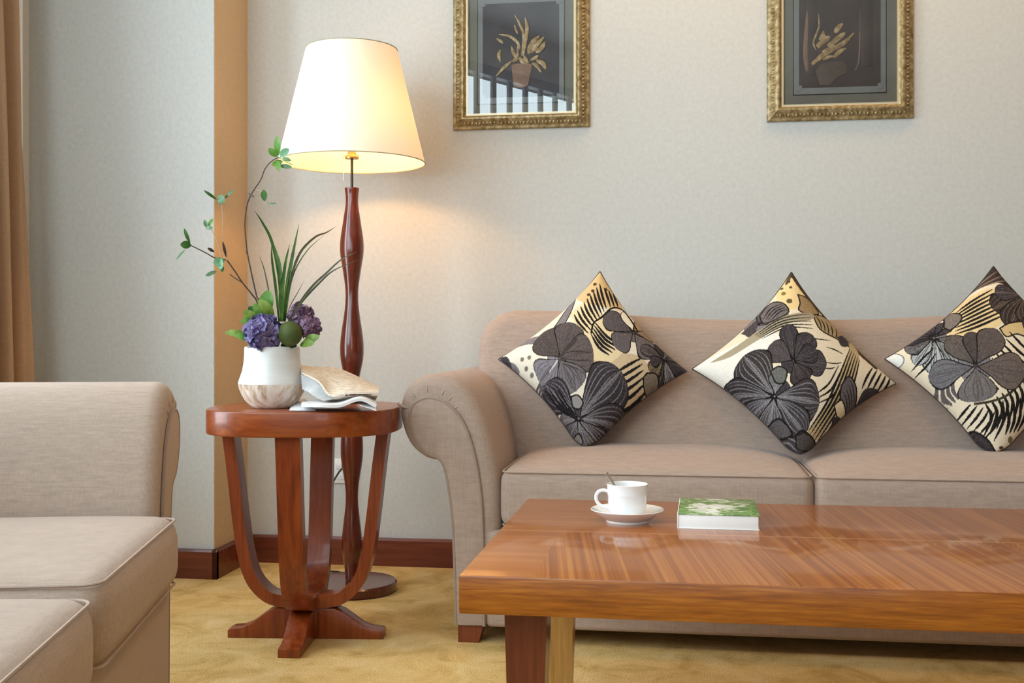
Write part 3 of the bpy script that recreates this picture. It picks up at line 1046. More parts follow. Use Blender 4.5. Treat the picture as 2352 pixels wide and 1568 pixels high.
for a, b_, hw, mat, d, par in (
        ((1022, 275), (1012, 100), 32, 'leaf', 0.07, t2), ((1012, 285), (932, 212), 32, 'leaf', 0.06, t2), ((1040, 285), (1118, 218), 36, 'leaf_t', 0.06, t2), ((1060, 300), (1138, 325), 20, 'leaf_d', 0.05, t2),
        ((1040, 372), (1146, 384), 22, 'leaf_d', 0.05, t2), ((1060, 330), (960, 365), 28, 'leaf_l', 0.06, t2), ((1010, 330), (1030, 415), 26, 'leaf', 0.05, t2), ((960, 360), (1060, 340), 22, 'leaf', 0.06, t2),
        ((886, 595), (896, 698), 30, 'leaf_d', 0.03, t2), ((920, 724), (1005, 718), 9, 'leaf_d', 0.03, t2), ((745, 625), (800, 660), 12, 'twig', 0.05, t2), ((740, 1200), (728, 1150), 9, 'twig', 0.05, t2),
        ((470, 650), (525, 712), 42, 'leaf_d', 0.0, t1), ((450, 682), (335, 600), 14, 'leaf_d', 0.0, t1), ((530, 670), (608, 598), 15, 'leaf_d', 0.0, t1),
        ((375, 930), (418, 862), 16, 'leaf', -0.03, t1), ((360, 940), (340, 870), 18, 'leaf_t', -0.03, t1), ((350, 945), (415, 945), 20, 'leaf_d', -0.03, t1),
        ((215, 1105), (118, 1100), 36, 'leaf_d', -0.06, t1), ((205, 1085), (153, 952), 17, 'leaf_d', -0.06, t1), ((158, 1150), (80, 1236), 9, 'leaf_t', -0.06, t1),
        ((520, 1240), (425, 1275), 40, 'leaf_t', -0.05, t1), ((470, 1215), (495, 1330), 36, 'leaf_t', -0.05, t1), ((500, 1290), (505, 1352), 18, 'leaf_d', -0.05, t1), ((450, 1345), (350, 1388), 18, 'leaf_t', -0.06, t1),
        ((540, 1215), (508, 1072), 13, 'twig', -0.04, t1), ((430, 1168), (368, 1130), 14, 'twig', -0.05, t1)):
    oval_leaf(Z6(*a, d), Z6(*b_, d - 0.012), hw * K / 4.022, (random.uniform(-0.3, 0.3), -1, random.uniform(-0.2, 0.4)), 0.06).build('leaf', M[mat], par, sharp=60)

# ================================================================== NEWSPAPER
npp = thing('newspaper', 'loosely folded newspaper lying beside the white vase', 'newspaper', (-0.869, -0.997, TZ), YAW)
NK = 2.86 / 2568


def N(u, v, dep):
    """offset from the newspaper's own origin; dep away from the camera, heights above the table"""
    t_ = 2.875 + dep
    z = 0.80 - (v - 768) * t_ / 2568 - TZ
    return Vector(((u - 1176) * t_ / 2568 + 411 * 2.875 / 2568, dep, max(0.0015, z)))


patch([N(690, 842, 0.06), N(726, 845, 0.07), N(765, 846, 0.07), N(805, 860, 0.06), N(868, 891, 0.02)],
      [N(692, 858, -0.03), N(730, 878, -0.08), N(758, 910, -0.12), N(803, 905, -0.13), N(869, 905, -0.13)], 8, 10, 0.004).build('top_section', M['news'], npp, sharp=70)
patch([N(692, 860, -0.026), N(718, 872, -0.05), N(742, 893, -0.08), N(764, 917, -0.115)],
      [N(695, 894, -0.04), N(708, 900, -0.07), N(722, 911, -0.10), N(744, 921, -0.125)], 8, 6, 0.002).build('inner_pages', M['news_g'], npp, sharp=70)
patch([N(752, 916, -0.105), N(775, 915, -0.10), N(803, 908, -0.115), N(867, 908, -0.118)], [N(745, 926, -0.02), N(780, 927, -0.02), N(810, 926, -0.02), N(860, 924, -0.02)], 8, 4, 0.0012).build('middle_section', M['news'], npp, sharp=70)
patch([N(694, 930, 0.05), N(730, 924, 0.06), N(785, 924, 0.06), N(835, 908, 0.04), N(858, 916, 0.02)],
      [N(692, 935, -0.125), N(735, 935, -0.155), N(780, 935, -0.16), N(826, 921, -0.165), N(862, 936, -0.165)], 8, 6, 0.007, 0.004).build('lower_section', M['news_w'], npp, sharp=70)
patch([N(822, 924, -0.10), N(838, 922, -0.10), N(858, 918, -0.09)], [N(826, 931, -0.168), N(848, 938, -0.172), N(864, 944, -0.175)], 6, 4, 0.0012).build('loose_corner', M['news_w'], npp, sharp=70)
patch([N(668, 934, 0.03), N(680, 920, 0.08), N(700, 915, 0.10)], [N(664, 945, -0.10), N(690, 945, -0.11), N(725, 944, -0.11)], 6, 4, 0.0010).build('loose_sheet', M['news_w'], npp, sharp=70)

# ================================================================== COFFEE TABLE
CX0, CX1, CY0, CY1, CZ = -0.338, 1.060, -2.040, -1.205, 0.420
CC = Vector(((CX0 + CX1) / 2, (CY0 + CY1) / 2, 0))
ct = thing('coffee_table', 'low striped veneer coffee table in front of the sofa with cup and book on it', 'coffee table', CC)
hx, hy = (CX1 - CX0) / 2, (CY1 - CY0) / 2
top = box(-hx, hx, -hy, hy, CZ - 0.061, CZ, 0.003, 2).build('tabletop', M['edge'], ct, sharp=30)
top.data.materials.append(M['veneer'])
for f in top.data.polygons:
    if f.normal.z > 0.9:
        f.material_index = 1
box(-hx + 0.115, hx - 0.115, -hy + 0.135, hy - 0.135, CZ - 0.083, CZ - 0.061, 0.001).build('apron', M['dkleg'], ct)
for sx in (-1, 1):
    for sy in (-1, 1):
        x0, x1 = sx * (hx - 0.055), sx * (hx - 0.128)
        y0, y1 = sy * (hy - 0.115), sy * (hy - 0.188)
        dx, dy = sx * 0.010, sy * 0.012
        q = G().add([(x0, y0, CZ - 0.061), (x1, y0, CZ - 0.061), (x1, y1, CZ - 0.061), (x0, y1, CZ - 0.061),
                     (x0 - dx, y0 - dy * 0.3, 0), (x1 + dx * 1.2, y0 - dy * 0.3, 0), (x1 + dx * 1.2, y1 + dy, 0), (x0 - dx, y1 + dy, 0)],
                    [(0, 1, 2, 3), (4, 5, 6, 7), (0, 1, 5, 4), (1, 2, 6, 5), (2, 3, 7, 6), (3, 0, 4, 7)])
        lg = q.build('leg', M['dkleg'] if sy < 0 else M['litleg'], ct, smooth=False)  # back legs get the lighter copy, with window light in the colour
        if sy > 0:
            lg['label'] = 'leg coloured paler for the window light on it'

# cup, saucer, spoon
CUP = Vector((-0.096, -1.487, CZ))
KC = 2.27 / 2568
cu_rz = YAW
sau = lathe([(0.0, 0.0035), (0.026, 0.0035), (0.040, 0.0), (0.043, 0.0), (0.044, 0.0035), (0.058, 0.012), (0.0735, 0.0235), (0.0745, 0.0245), (0.0735, 0.0258), (0.056, 0.0165), (0.036, 0.0085), (0.0, 0.0075)], 64).build('saucer', M['china'])
sau.location = CUP
tag(sau, 'white china saucer under the coffee cup on the coffee table', 'saucer')
cup = thing('coffee_cup', 'white china cup with looped handle standing on its saucer', 'cup', CUP + Vector((0.0, 0, 0.0086)), cu_rz)
lathe([(0.0, 0.002), (0.022, 0.002), (0.026, 0.0), (0.0285, 0.0), (0.0290, 0.004), (0.0345, 0.010), (0.0385, 0.018), (0.0395, 0.030), (0.0398, 0.044), (0.0405, 0.0455), (0.0408, 0.048), (0.0405, 0.050),
       (0.0415, 0.064), (0.0424, 0.0672), (0.0414, 0.0680), (0.0398, 0.066), (0.0385, 0.050), (0.0375, 0.030), (0.034, 0.014), (0.022, 0.008), (0.0, 0.007)], 64).build('body', M['china'], cup, sharp=60)
hpts = smooth_path([(-0.0385, 0, 0.0520), (-0.048, 0, 0.0545), (-0.058, 0, 0.0520), (-0.0635, 0, 0.043), (-0.062, 0, 0.032), (-0.054, 0, 0.0235), (-0.0375, 0, 0.0190)], 6)
tube(hpts, 0.0036, 10).build('handle', M['china'], cup)
lathe([(0.0, 0.034), (0.0375, 0.034)], 40, cap=False).build('coffee', plain('coffee_liquid', (0.05, 0.02, 0.008), 0.1), cup)
spn = thing('teaspoon', 'small steel spoon leaning out of the white cup', 'spoon', CUP + Vector((0, 0, 0.0086)), cu_rz)
sp_ = smooth_path([(0.010, 0.006, 0.0135), (-0.010, 0.004, 0.040), (-0.030, 0.001, 0.0715), (-0.043, -0.002, 0.0905)], 6)
ribbon(sp_, lambda k: 0.0016 + 0.0042 * max(0, k - 0.45), (0.5, -0.75, 0.4), 0.1, 0.0016).build('handle', M['steel'], spn)
soft = lathe([(0.0, -0.0022), (0.006, -0.0018), (0.010, 0.0), (0.0105, 0.0012), (0.006, 0.0004), (0.0, 0.0)], 20).xf(lambda x, y, z: (x * 1.5, y, z)).rot(-0.5, 'Y').move(0.017, 0.008, 0.0135)
soft.build('bowl', M['steel'], spn)


# book
def cover_mat():
    t = NT('book_cover')
    tc = t.n('ShaderNodeTexCoord')
    sep = t.n('ShaderNodeSeparateXYZ')
    t.l(tc.outputs['Object'], sep.inputs[0])
    n1 = t.noise(t.coords((1, 1.3, 1)), 24, 4, 0.65, 1.2)
    rim = t.math('ADD', t.math('MULTIPLY', t.math('ABSOLUTE', sep.outputs[0]), 2.2), t.math('MULTIPLY', t.math('ABSOLUTE', sep.outputs[1]), 0.9))
    f = t.math('ADD', t.math('MULTIPLY', n1, 1.0), rim)
    c1 = t.ramp(f, [(0.50, (0.84, 0.84, 0.80)), (0.58, (0.62, 0.68, 0.50)), (0.64, (0.22, 0.38, 0.10)), (0.72, (0.05, 0.16, 0.025)), (0.80, (0.26, 0.46, 0.12)), (0.90, (0.10, 0.25, 0.05))])
    t.base(c1)
    t.b.inputs['Roughness'].default_value = 0.3
    return t.m


bk = thing('book', 'white paperback with green leaf cover lying on the coffee table', 'book', (0.087, -1.452, CZ), math.radians(-1.5))
bw, bd, bh = 0.0785, 0.108, 0.0285
box(-bw + 0.001, bw - 0.002, -bd + 0.002, bd - 0.002, 0.0012, bh - 0.0012, 0.001).build('page_block', M['page'], bk)
cm = cover_mat()
box(-bw, bw, -bd, bd, bh - 0.0012, bh, 0.0004).build('front_cover', cm, bk)
box(-bw, bw, -bd, bd, 0.0, 0.0012, 0.0004).build('back_cover', M['page'], bk)
box(-bw - 0.001, -bw + 0.0012, -bd, bd, 0.0, bh, 0.0005).build('spine', M['page'], bk)


# ================================================================== PICTURES
def bronze_leaf(pts, hw, parent, mat, name='relief_leaf'):
    q = ribbon([(x, y, z) for x, y, z in pts], lambda k: hw * max(0.08, math.sin(PI * (0.12 + 0.84 * k)) ** 0.8), (0, -1, 0), -0.35, 0.002)
    o = q.build(name, mat, parent, sharp=60)
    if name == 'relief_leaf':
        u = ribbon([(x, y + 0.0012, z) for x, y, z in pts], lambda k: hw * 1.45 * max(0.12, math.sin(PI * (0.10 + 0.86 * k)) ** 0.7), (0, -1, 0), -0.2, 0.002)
        u.build('leaf_shadow', M['leaf_shadow_tone'], o, sharp=60)  # wider dark copy behind the leaf, standing in for its shadow
    return o


def picture(name, label, x0, x1, z0, z1, glass_gap):
    cx, cz = (x0 + x1) / 2, (z0 + z1) / 2
    r = thing(name, label, 'picture', (cx, 0, z0), 0, 'framed reliefs above the sofa')
    W, Hh = (x1 - x0) / 2, (z1 - z0)
    fw = 0.047
    # mitred ornate moulding: profile (inwards, depth)
    pr = [(0.0, 0.002), (0.0, 0.009), (0.003, 0.012), (0.010, 0.014), (0.028, 0.029), (0.033, 0.032), (0.038, 0.032), (0.041, 0.029), (0.043, 0.021), (fw, 0.018), (fw, 0.002)]
    fs, vs = [], []
    for d, y in pr:
        vs += [(-W + d, -y, d), (W - d, -y, d), (W - d, -y, Hh - d), (-W + d, -y, Hh - d)]
    for k in range(len(pr) - 1):
        for i in range(4):
            j = (i + 1) % 4
            fs.append((k * 4 + i, k * 4 + j, (k + 1) * 4 + j, (k + 1) * 4 + i))
    k = len(pr) - 1
    for i in range(4):
        j = (i + 1) % 4
        fs.append((k * 4 + i, k * 4 + j, j, i))
    g = G().add(vs, fs)
    fr = g.build('frame', M['gilt'], r, smooth=False)
    # carved beads along the moulding
    bd_ = G()
    for side_ in range(4):
        L = (2 * W if side_ % 2 == 0 else Hh) - 0.05
        nb = int(L / 0.0125)
        for i in range(nb):
            s = -L / 2 + L * (i + 0.5) / nb
            q = lathe([(0, -1), (0.7, -0.7), (1, 0), (0.7, 0.7), (0, 1)], 6)
            q.xf(lambda x, y, z: (x * 0.0042, y * 0.0048 - 0.0222, z * 0.0082))
            q.rot(0.5 if i % 2 else -0.5, 'Y')
            if side_ % 2 == 0:
                q.move(s, 0, 0.020 if side_ == 0 else Hh - 0.020)
            else:
                q.rot(PI / 2, 'Y').move(W - 0.020 if side_ == 1 else -W + 0.020, 0, Hh / 2 + s)
            bd_.add(q.v, q.f)
    bd_.build('carving', M['gilt'], fr, sharp=60)

    def rim(w0, w1, ya, yb, nm, mat, par):
        vv = []
        for d, y in ((w0, ya), (w0, yb), (w1, yb), (w1, ya)):
            vv += [(-W + d, -y, d), (W - d, -y, d), (W - d, -y, Hh - d), (-W + d, -y, Hh - d)]
        ff = [(k_ * 4 + i, k_ * 4 + (i + 1) % 4, ((k_ + 1) % 4) * 4 + (i + 1) % 4, ((k_ + 1) % 4) * 4 + i) for k_ in range(4) for i in range(4)]
        return G().add(vv, ff).build(nm, mat, par, smooth=False)
    rim(fw - 0.001, fw + 0.0065, 0.004, 0.0185, 'fillet', M['fillet'], r)
    box(-W + fw, W - fw, -0.008, -0.003, fw, Hh - fw).build('mount', M['mat'], r, smooth=False)
    m0, ml = fw + 0.056, fw + 0.070
    rim(m0 - 0.016, m0 + 0.004, 0.007, 0.0115, 'inner_mount', M['mat2'], r)
    rim(m0 - 0.0195, m0 - 0.017, 0.007, 0.0086, 'mount_line', M['black'], r)
    gl = box(-W + fw + 0.004, W - fw - 0.004, -glass_gap - 0.002, -glass_gap, fw + 0.004, Hh - fw - 0.004).build('glass', M['glass'], r, smooth=False)
    return r, W, Hh, m0


# potted plant relief
pa, W, Hh, m0 = picture('framed_picture', 'gilt framed relief of a spiky potted plant, window stripes reflected in its glass', -0.752, -0.284, 1.500, 2.034, 0.0182)
box(-W + m0, W - m0, -0.0125, -0.008, m0 + 0.004, Hh - m0 - 0.004).build('relief_panel', M['panel'], pa, smooth=False)
for sx in (-1, 1):
    for zz in (m0 + 0.004, Hh - m0 - 0.004):
        box(sx * (W - m0) - 0.011, sx * (W - m0) + 0.011, -0.0135, -0.008, zz - 0.011, zz + 0.011, 0.004).build('mount_corner', M['mat2'], pa)
PK = 3.80 / 2568
def A(x, y, d=0.0162):      # zoomed drawing of the relief -> frame space (x from centre, height above frame bottom)
    u, v = 1000 + x / 4.9, y / 4.9
    return ((u - 1198) * PK, -d, (296 - v) * PK)


pot = [A(865, 735), A(870, 800), A(885, 960), A(900, 985), A(970, 1000), A(1040, 985), A(1060, 960), A(1095, 800), A(1100, 735), A(1050, 722), A(920, 722)]
extrude([(p[0], p[2]) for p in pot], -0.0155, -0.0115, 0.0022, 0, 4).build('relief_pot', M['terracotta'], pa, sharp=60)
for pts, hw in (([(985, 640), (1000, 400), (960, 280), (900, 170)], 4.5), ([(1000, 640), (1035, 400), (1040, 300), (1020, 210)], 6), ([(940, 390), (915, 340), (900, 285)], 4),
                ([(960, 560), (930, 480), (840, 410), (720, 385)], 5), ([(770, 490), (735, 455), (695, 430)], 5), ([(930, 660), (890, 600), (865, 525)], 6), ([(930, 600), (945, 540), (950, 485)], 5),
                ([(1060, 620), (1075, 540), (1130, 460), (1185, 420)], 8), ([(1090, 610), (1150, 520), (1235, 435)], 8), ([(1140, 600), (1200, 560), (1245, 490)], 9),
                ([(1080, 690), (1140, 660), (1170, 640)], 6), ([(1150, 690), (1220, 730), (1255, 800)], 8), ([(1100, 720), (1150, 750), (1200, 830)], 6), ([(870, 690), (780, 760), (690, 855)], 5.5),
                ([(960, 650), (990, 700), (1030, 735)], 7), ([(740, 560), (720, 620), (740, 700)], 6), ([(880, 700), (920, 660), (940, 600)], 7), ([(1010, 640), (1030, 690), (1060, 720)], 7)):
    bronze_leaf([A(x, y, 0.0160 + 0.0009 * math.sin(i * 1.7 + x * 0.01)) for i, (x, y) in enumerate(pts)], hw * PK * 0.72, pa, M['bronze'])

# urn with cut branch relief
pb, W, Hh, m0 = picture('framed_picture', 'gilt framed dark brown relief of golden leaves spilling over an urn', 0.300, 0.764, 1.500, 2.065, 0.0182)
box(-W + m0, W - m0, -0.0125, -0.008, m0 + 0.004, Hh - m0 - 0.004).build('relief_panel', M['panel_b'], pb, smooth=False)
for sx in (-1, 1):
    for zz in (m0 + 0.004, Hh - m0 - 0.004):
        box(sx * (W - m0) - 0.011, sx * (W - m0) + 0.011, -0.0135, -0.008, zz - 0.011, zz + 0.011, 0.004).build('mount_corner', M['mat2'], pb)
PK2 = 3.63 / 2568
def B(x, y, d=0.0162):
    u, v = 1720 + x / 5.226, y / 5.226
    return ((u - 1930) * PK2, -d, (277 - v) * PK2)


urn = [B(810, 850), B(830, 920), B(860, 1030), B(990, 1030), B(1080, 930), B(1180, 900), B(1190, 800), B(1130, 745), B(1000, 740), B(880, 760)]
extrude([(p[0], p[2]) for p in urn], -0.0150, -0.0115, 0.002, 0, 4).build('relief_urn', M['clay'], pb, sharp=60)
for pts, hw, mt in (([(770, 770), (860, 690), (1000, 600), (1150, 520), (1260, 410)], 9, 'bronze'), ([(830, 560), (900, 500), (980, 440)], 15, 'bronze'), ([(960, 560), (1060, 480), (1160, 400)], 12, 'bronze'), ([(1040, 400), (1080, 340), (1130, 290)], 9, 'bronze'),
                    ([(820, 600), (790, 500), (850, 330), (850, 160)], 3, 'bronze'), ([(900, 640), (980, 590), (1060, 560)], 13, 'bronze'), ([(860, 480), (900, 430), (910, 370)], 8, 'bronze'), ([(1030, 700), (1090, 630), (1170, 590)], 7, 'bronze'), ([(900, 720), (960, 690), (1040, 680)], 5, 'bronze'),
                    ([(715, 850), (700, 600), (715, 120)], 8, 'terracotta'), ([(1280, 860), (1325, 700), (1335, 100)], 2.2, 'terracotta')):
    bronze_leaf([B(x, y, 0.0158) for x, y in pts], hw * PK2 * 0.75, pb, M[mt], 'relief_leaf' if mt == 'bronze' else 'relief_stem')
box(B(700, 0)[0], B(830, 0)[0], -0.0138, -0.012, B(0, 900)[2], Hh - m0 - 0.006, 0.001).build('relief_column', M['panel_b'], pb)
box(B(1345, 0)[0], B(1480, 0)[0], -0.0138, -0.012, B(0, 820)[2], Hh - m0 - 0.006, 0.001).build('relief_column', M['panel_b'], pb)


# ================================================================== THROW PILLOWS
class Cloth:
    """paints a printed textile design: colours at points (x, y) of the flat design drawing"""

    def __init__(s, x, y, bg):
        s.x, s.y = x, y
        s.c = np.tile(np.array(bg, float), (len(x), 1))

    def put(s, mask, col, a=1.0):
        s.c[mask] = s.c[mask] * (1 - a) + np.array(col, float) * a

    def inside(s, pts):
        ins = np.zeros(len(s.x), bool)
        n = len(pts)
        for i in range(n):
            x0, y0 = pts[i]; x1, y1 = pts[(i + 1) % n]
            c = ((y0 > s.y) != (y1 > s.y))
            with np.errstate(divide='ignore', invalid='ignore'):
                xi = (x1 - x0) * (s.y - y0) / ((y1 - y0) if y1 != y0 else 1e-9) + x0
            ins ^= c & (s.x < xi)
        return ins

    def dist(s, pts):
        d = np.full(len(s.x), 1e9); tt = np.zeros(len(s.x))
        n = len(pts) - 1
        for i in range(n):
            ax, ay = pts[i]; bx, by = pts[i + 1]
            dx, dy = bx - ax, by - ay
            t = np.clip(((s.x - ax) * dx + (s.y - ay) * dy) / (dx * dx + dy * dy + 1e-9), 0, 1)
            q = np.hypot(s.x - ax - t * dx, s.y - ay - t * dy)
            m = q < d
            d[m] = q[m]; tt[m] = (i + t[m]) / n
        return d, tt

    def poly(s, pts, col, edge=None, ew=4):
        p = [(q.x, q.y) for q in smooth_path([(a, b, 0) for a, b in pts + pts[:1]], 4)]
        s.put(s.inside(p), col)
        if edge is not None:
            s.put(s.dist(p)[0] < ew, edge)

    def stroke(s, pts, w, col=(28, 24, 22), taper=True):
        p = [(q.x, q.y) for q in smooth_path([(a, b, 0) for a, b in pts], 5)]
        d, t = s.dist(p)
        ww = w * (np.sin(np.pi * np.clip(0.06 + 0.88 * t, 0, 1)) ** 0.7 if taper else 1)
        s.put(d < ww, col)

    def fan(s, a, b, n, w, col=(28, 24, 22)):
        """n strokes blending from polyline a to polyline b"""
        for i in range(n):
            t = i / max(1, n - 1)
            s.stroke([(p[0] * (1 - t) + q[0] * t, p[1] * (1 - t) + q[1] * t) for p, q in zip(a, b)], w, col)

    def petal(s, cx, cy, ang, L, wd, col, vein=None, nv=7, edge=(24, 20, 20), ew=6.5):
        a = math.radians(ang)
        dx, dy = s.x - cx, s.y - cy
        u = (dx * math.cos(a) + dy * math.sin(a)) / L
        v = (-dx * math.sin(a) + dy * math.cos(a)) / wd
        uu = np.clip(u, 0, 1)
        prof = np.maximum(0.02, np.sin(np.pi * np.clip(uu, 0, 1) ** 2.0) ** 0.6 * 1.15 * (1 + 0.05 * np.sin(v * 6 + ang)))
        prof = np.where(uu > 0.93, prof * 1.0, prof)
        q = np.abs(v) / prof
        ins = (u > 0) & (u < 1) & (q < 1)
        s.put(ins, col)
        if vein is not None:
            k = v / np.maximum(prof, 0.08)
            ph = np.abs(((k * nv / 2 + 0.08 * np.sin(u * 9)) % 1) - 0.5)
            s.put(ins & (ph < 0.04 + 0.15 * (1 - uu)), vein, 0.7)
            if sum(vein) > 330:                       # pale-veined flowers are printed lighter at the heart
                wgt = np.clip(0.55 * (1 - uu / 0.42), 0, 1)[:, None] * ins[:, None]
                s.c = s.c * (1 - wgt) + np.array(vein, float) * wgt
            s.put(ins & (np.abs(k) < 0.06), (235, 230, 225) if False else vein, 0.6)
        s.put((u > 0.02) & (u < 1.0) & (q > 1 - ew / (wd * prof + 1e-6)) & (q < 1), edge)

    def flower(s, cx, cy, petals, col, vein=None, edge=(24, 20, 20), nv=7):
        s.put(np.hypot(s.x - cx, s.y - cy) < 0.40 * sum(p[1] for p in petals) / len(petals), col)
        for i, (ang, L, wd, *cc) in enumerate(petals):
            k = 1 + 0.10 * ((i * 7) % 5 - 2) / 2
            s.petal(cx, cy, ang, L, wd, tuple(q * k for q in (cc[0] if cc else col)), vein, nv, edge)

    def dots(s, pts, r, col):
        for x, y in pts:
            s.put(np.hypot((s.x - x), (s.y - y)) < r, col)


DK, MID, GR, LG = (62, 56, 60), (95, 87, 88), (120, 114, 117), (150, 146, 144)
CR, TAN, GOLD, BK = (224, 213, 194), (198, 176, 142), (206, 178, 126), (28, 24, 22)


def design_one(x, y):
    c = Cloth(x, y, CR)
    c.poly([(1262, 60), (1120, 230), (1180, 300), (1330, 330), (1400, 300)], (208, 178, 130))
    c.poly([(1200, 640), (1380, 600), (1520, 620), (1600, 760), (1420, 900), (1300, 880)], TAN)
    c.poly([(1080, 360), (1180, 300), (1330, 420), (1420, 560), (1300, 660), (1200, 600)], (222, 200, 158))
    c.dots([(1220, 215), (1232, 165), (1300, 200), (1195, 240)], 11, (70, 55, 40))
    c.poly([(1118, 222), (1095, 330), (1050, 430), (1000, 475), (955, 472), (1000, 420), (1062, 310)], GR, BK, 3)
    c.fan([(1110, 372), (1140, 430), (1196, 492)], [(1262, 165), (1280, 250), (1305, 335)], 9, 8)
    c.fan([(1290, 190), (1310, 250), (1330, 320)], [(1345, 215), (1360, 260), (1375, 310)], 3, 8)
    c.fan([(1215, 500), (1260, 570), (1320, 610)], [(1240, 430), (1310, 510), (1395, 555)], 5, 8)
    # petals upper edge
    c.flower(1470, 470, [(205, 200, 62, MID), (140, 150, 60, MID), (50, 180, 62, MID), (300, 110, 40, (176, 150, 112)), (250, 150, 40, CR), (355, 150, 42, (150, 128, 100))], MID, None)
    c.stroke([(1215, 490), (1230, 430), (1280, 390), (1340, 330), (1400, 325), (1450, 380), (1490, 450)], 6, BK, False)
    # striped ground at the side
    c.fan([(1352, 706), (1430, 660), (1512, 618)], [(1345, 890), (1440, 850), (1540, 770)], 6, 8)
    c.flower(1650, 605, [(100, 200, 46, MID), (135, 120, 40, (120, 104, 80)), (70, 150, 40, GR), (200, 150, 36, MID), (30, 160, 40, DK), (250, 110, 30, DK), (340, 130, 36, MID), (160, 90, 30, DK)], MID, BK, nv=4)
    c.poly([(1545, 690), (1600, 690), (1612, 740), (1575, 800), (1530, 780), (1522, 720)], (120, 108, 92), BK, 4)
    # left end
    c.poly([(700, 520), (800, 480), (900, 480), (880, 530), (760, 545)], GR, None)
    c.poly([(690, 560), (740, 525), (860, 525), (892, 570), (860, 600), (760, 590), (710, 612)], (238, 226, 200), None)
    c.poly([(690, 600), (740, 620), (770, 660), (740, 668)], GR)
    c.dots([(790, 605), (815, 655), (850, 690), (835, 600)], 12, (120, 112, 100))
    c.poly([(640, 575), (690, 575), (720, 630), (690, 640)], DK)
    c.fan([(850, 770), (900, 740), (930, 700)], [(890, 820), (930, 790), (960, 740)], 4, 9, MID)
    # main round-petalled flower
    c.flower(1025, 625, [(232, 200, 88, (86, 76, 72)), (292, 215, 84, (86, 76, 74)), (350, 205, 100, (84, 74, 72)), (62, 195, 92, (118, 110, 112)), (140, 165, 86, (120, 115, 120))], GR, (70, 61, 60), nv=8)
    c.fan([(1030, 620), (1120, 640), (1210, 640)], [(1035, 600), (1120, 590), (1215, 600)], 2, 4, (60, 52, 50))
    c.fan([(1040, 650), (1100, 700), (1120, 800)], [(1040, 650), (1140, 690), (1190, 740)], 3, 3, (70, 62, 62))
    c.stroke([(1030, 620), (1080, 560), (1130, 520)], 14, (64, 55, 52))
    c.stroke([(960, 690), (1000, 650), (1010, 630)], 5, (190, 184, 180))
    # dark veined flower at the foot
    V = (150, 145, 146)
    c.flower(1130, 925, [(318, 350, 120, DK), (222, 270, 70, (60, 52, 56)), (182, 120, 40, MID), (5, 300, 90, DK), (45, 260, 80, (58, 50, 52)), (88, 200, 90, MID), (130, 170, 70, DK)], DK, V, nv=9)
    c.fan([(930, 770), (1020, 870), (1120, 930)], [(1000, 760), (1060, 850), (1120, 920)], 4, 6, (28, 24, 26))
    c.poly([(1085, 1010), (1130, 990), (1150, 1040), (1120, 1080), (1080, 1060)], (120, 110, 105), BK, 4)
    c.poly([(1090, 820), (1130, 815), (1160, 850), (1140, 880), (1100, 870)], (140, 134, 132), BK, 4)
    return c.c


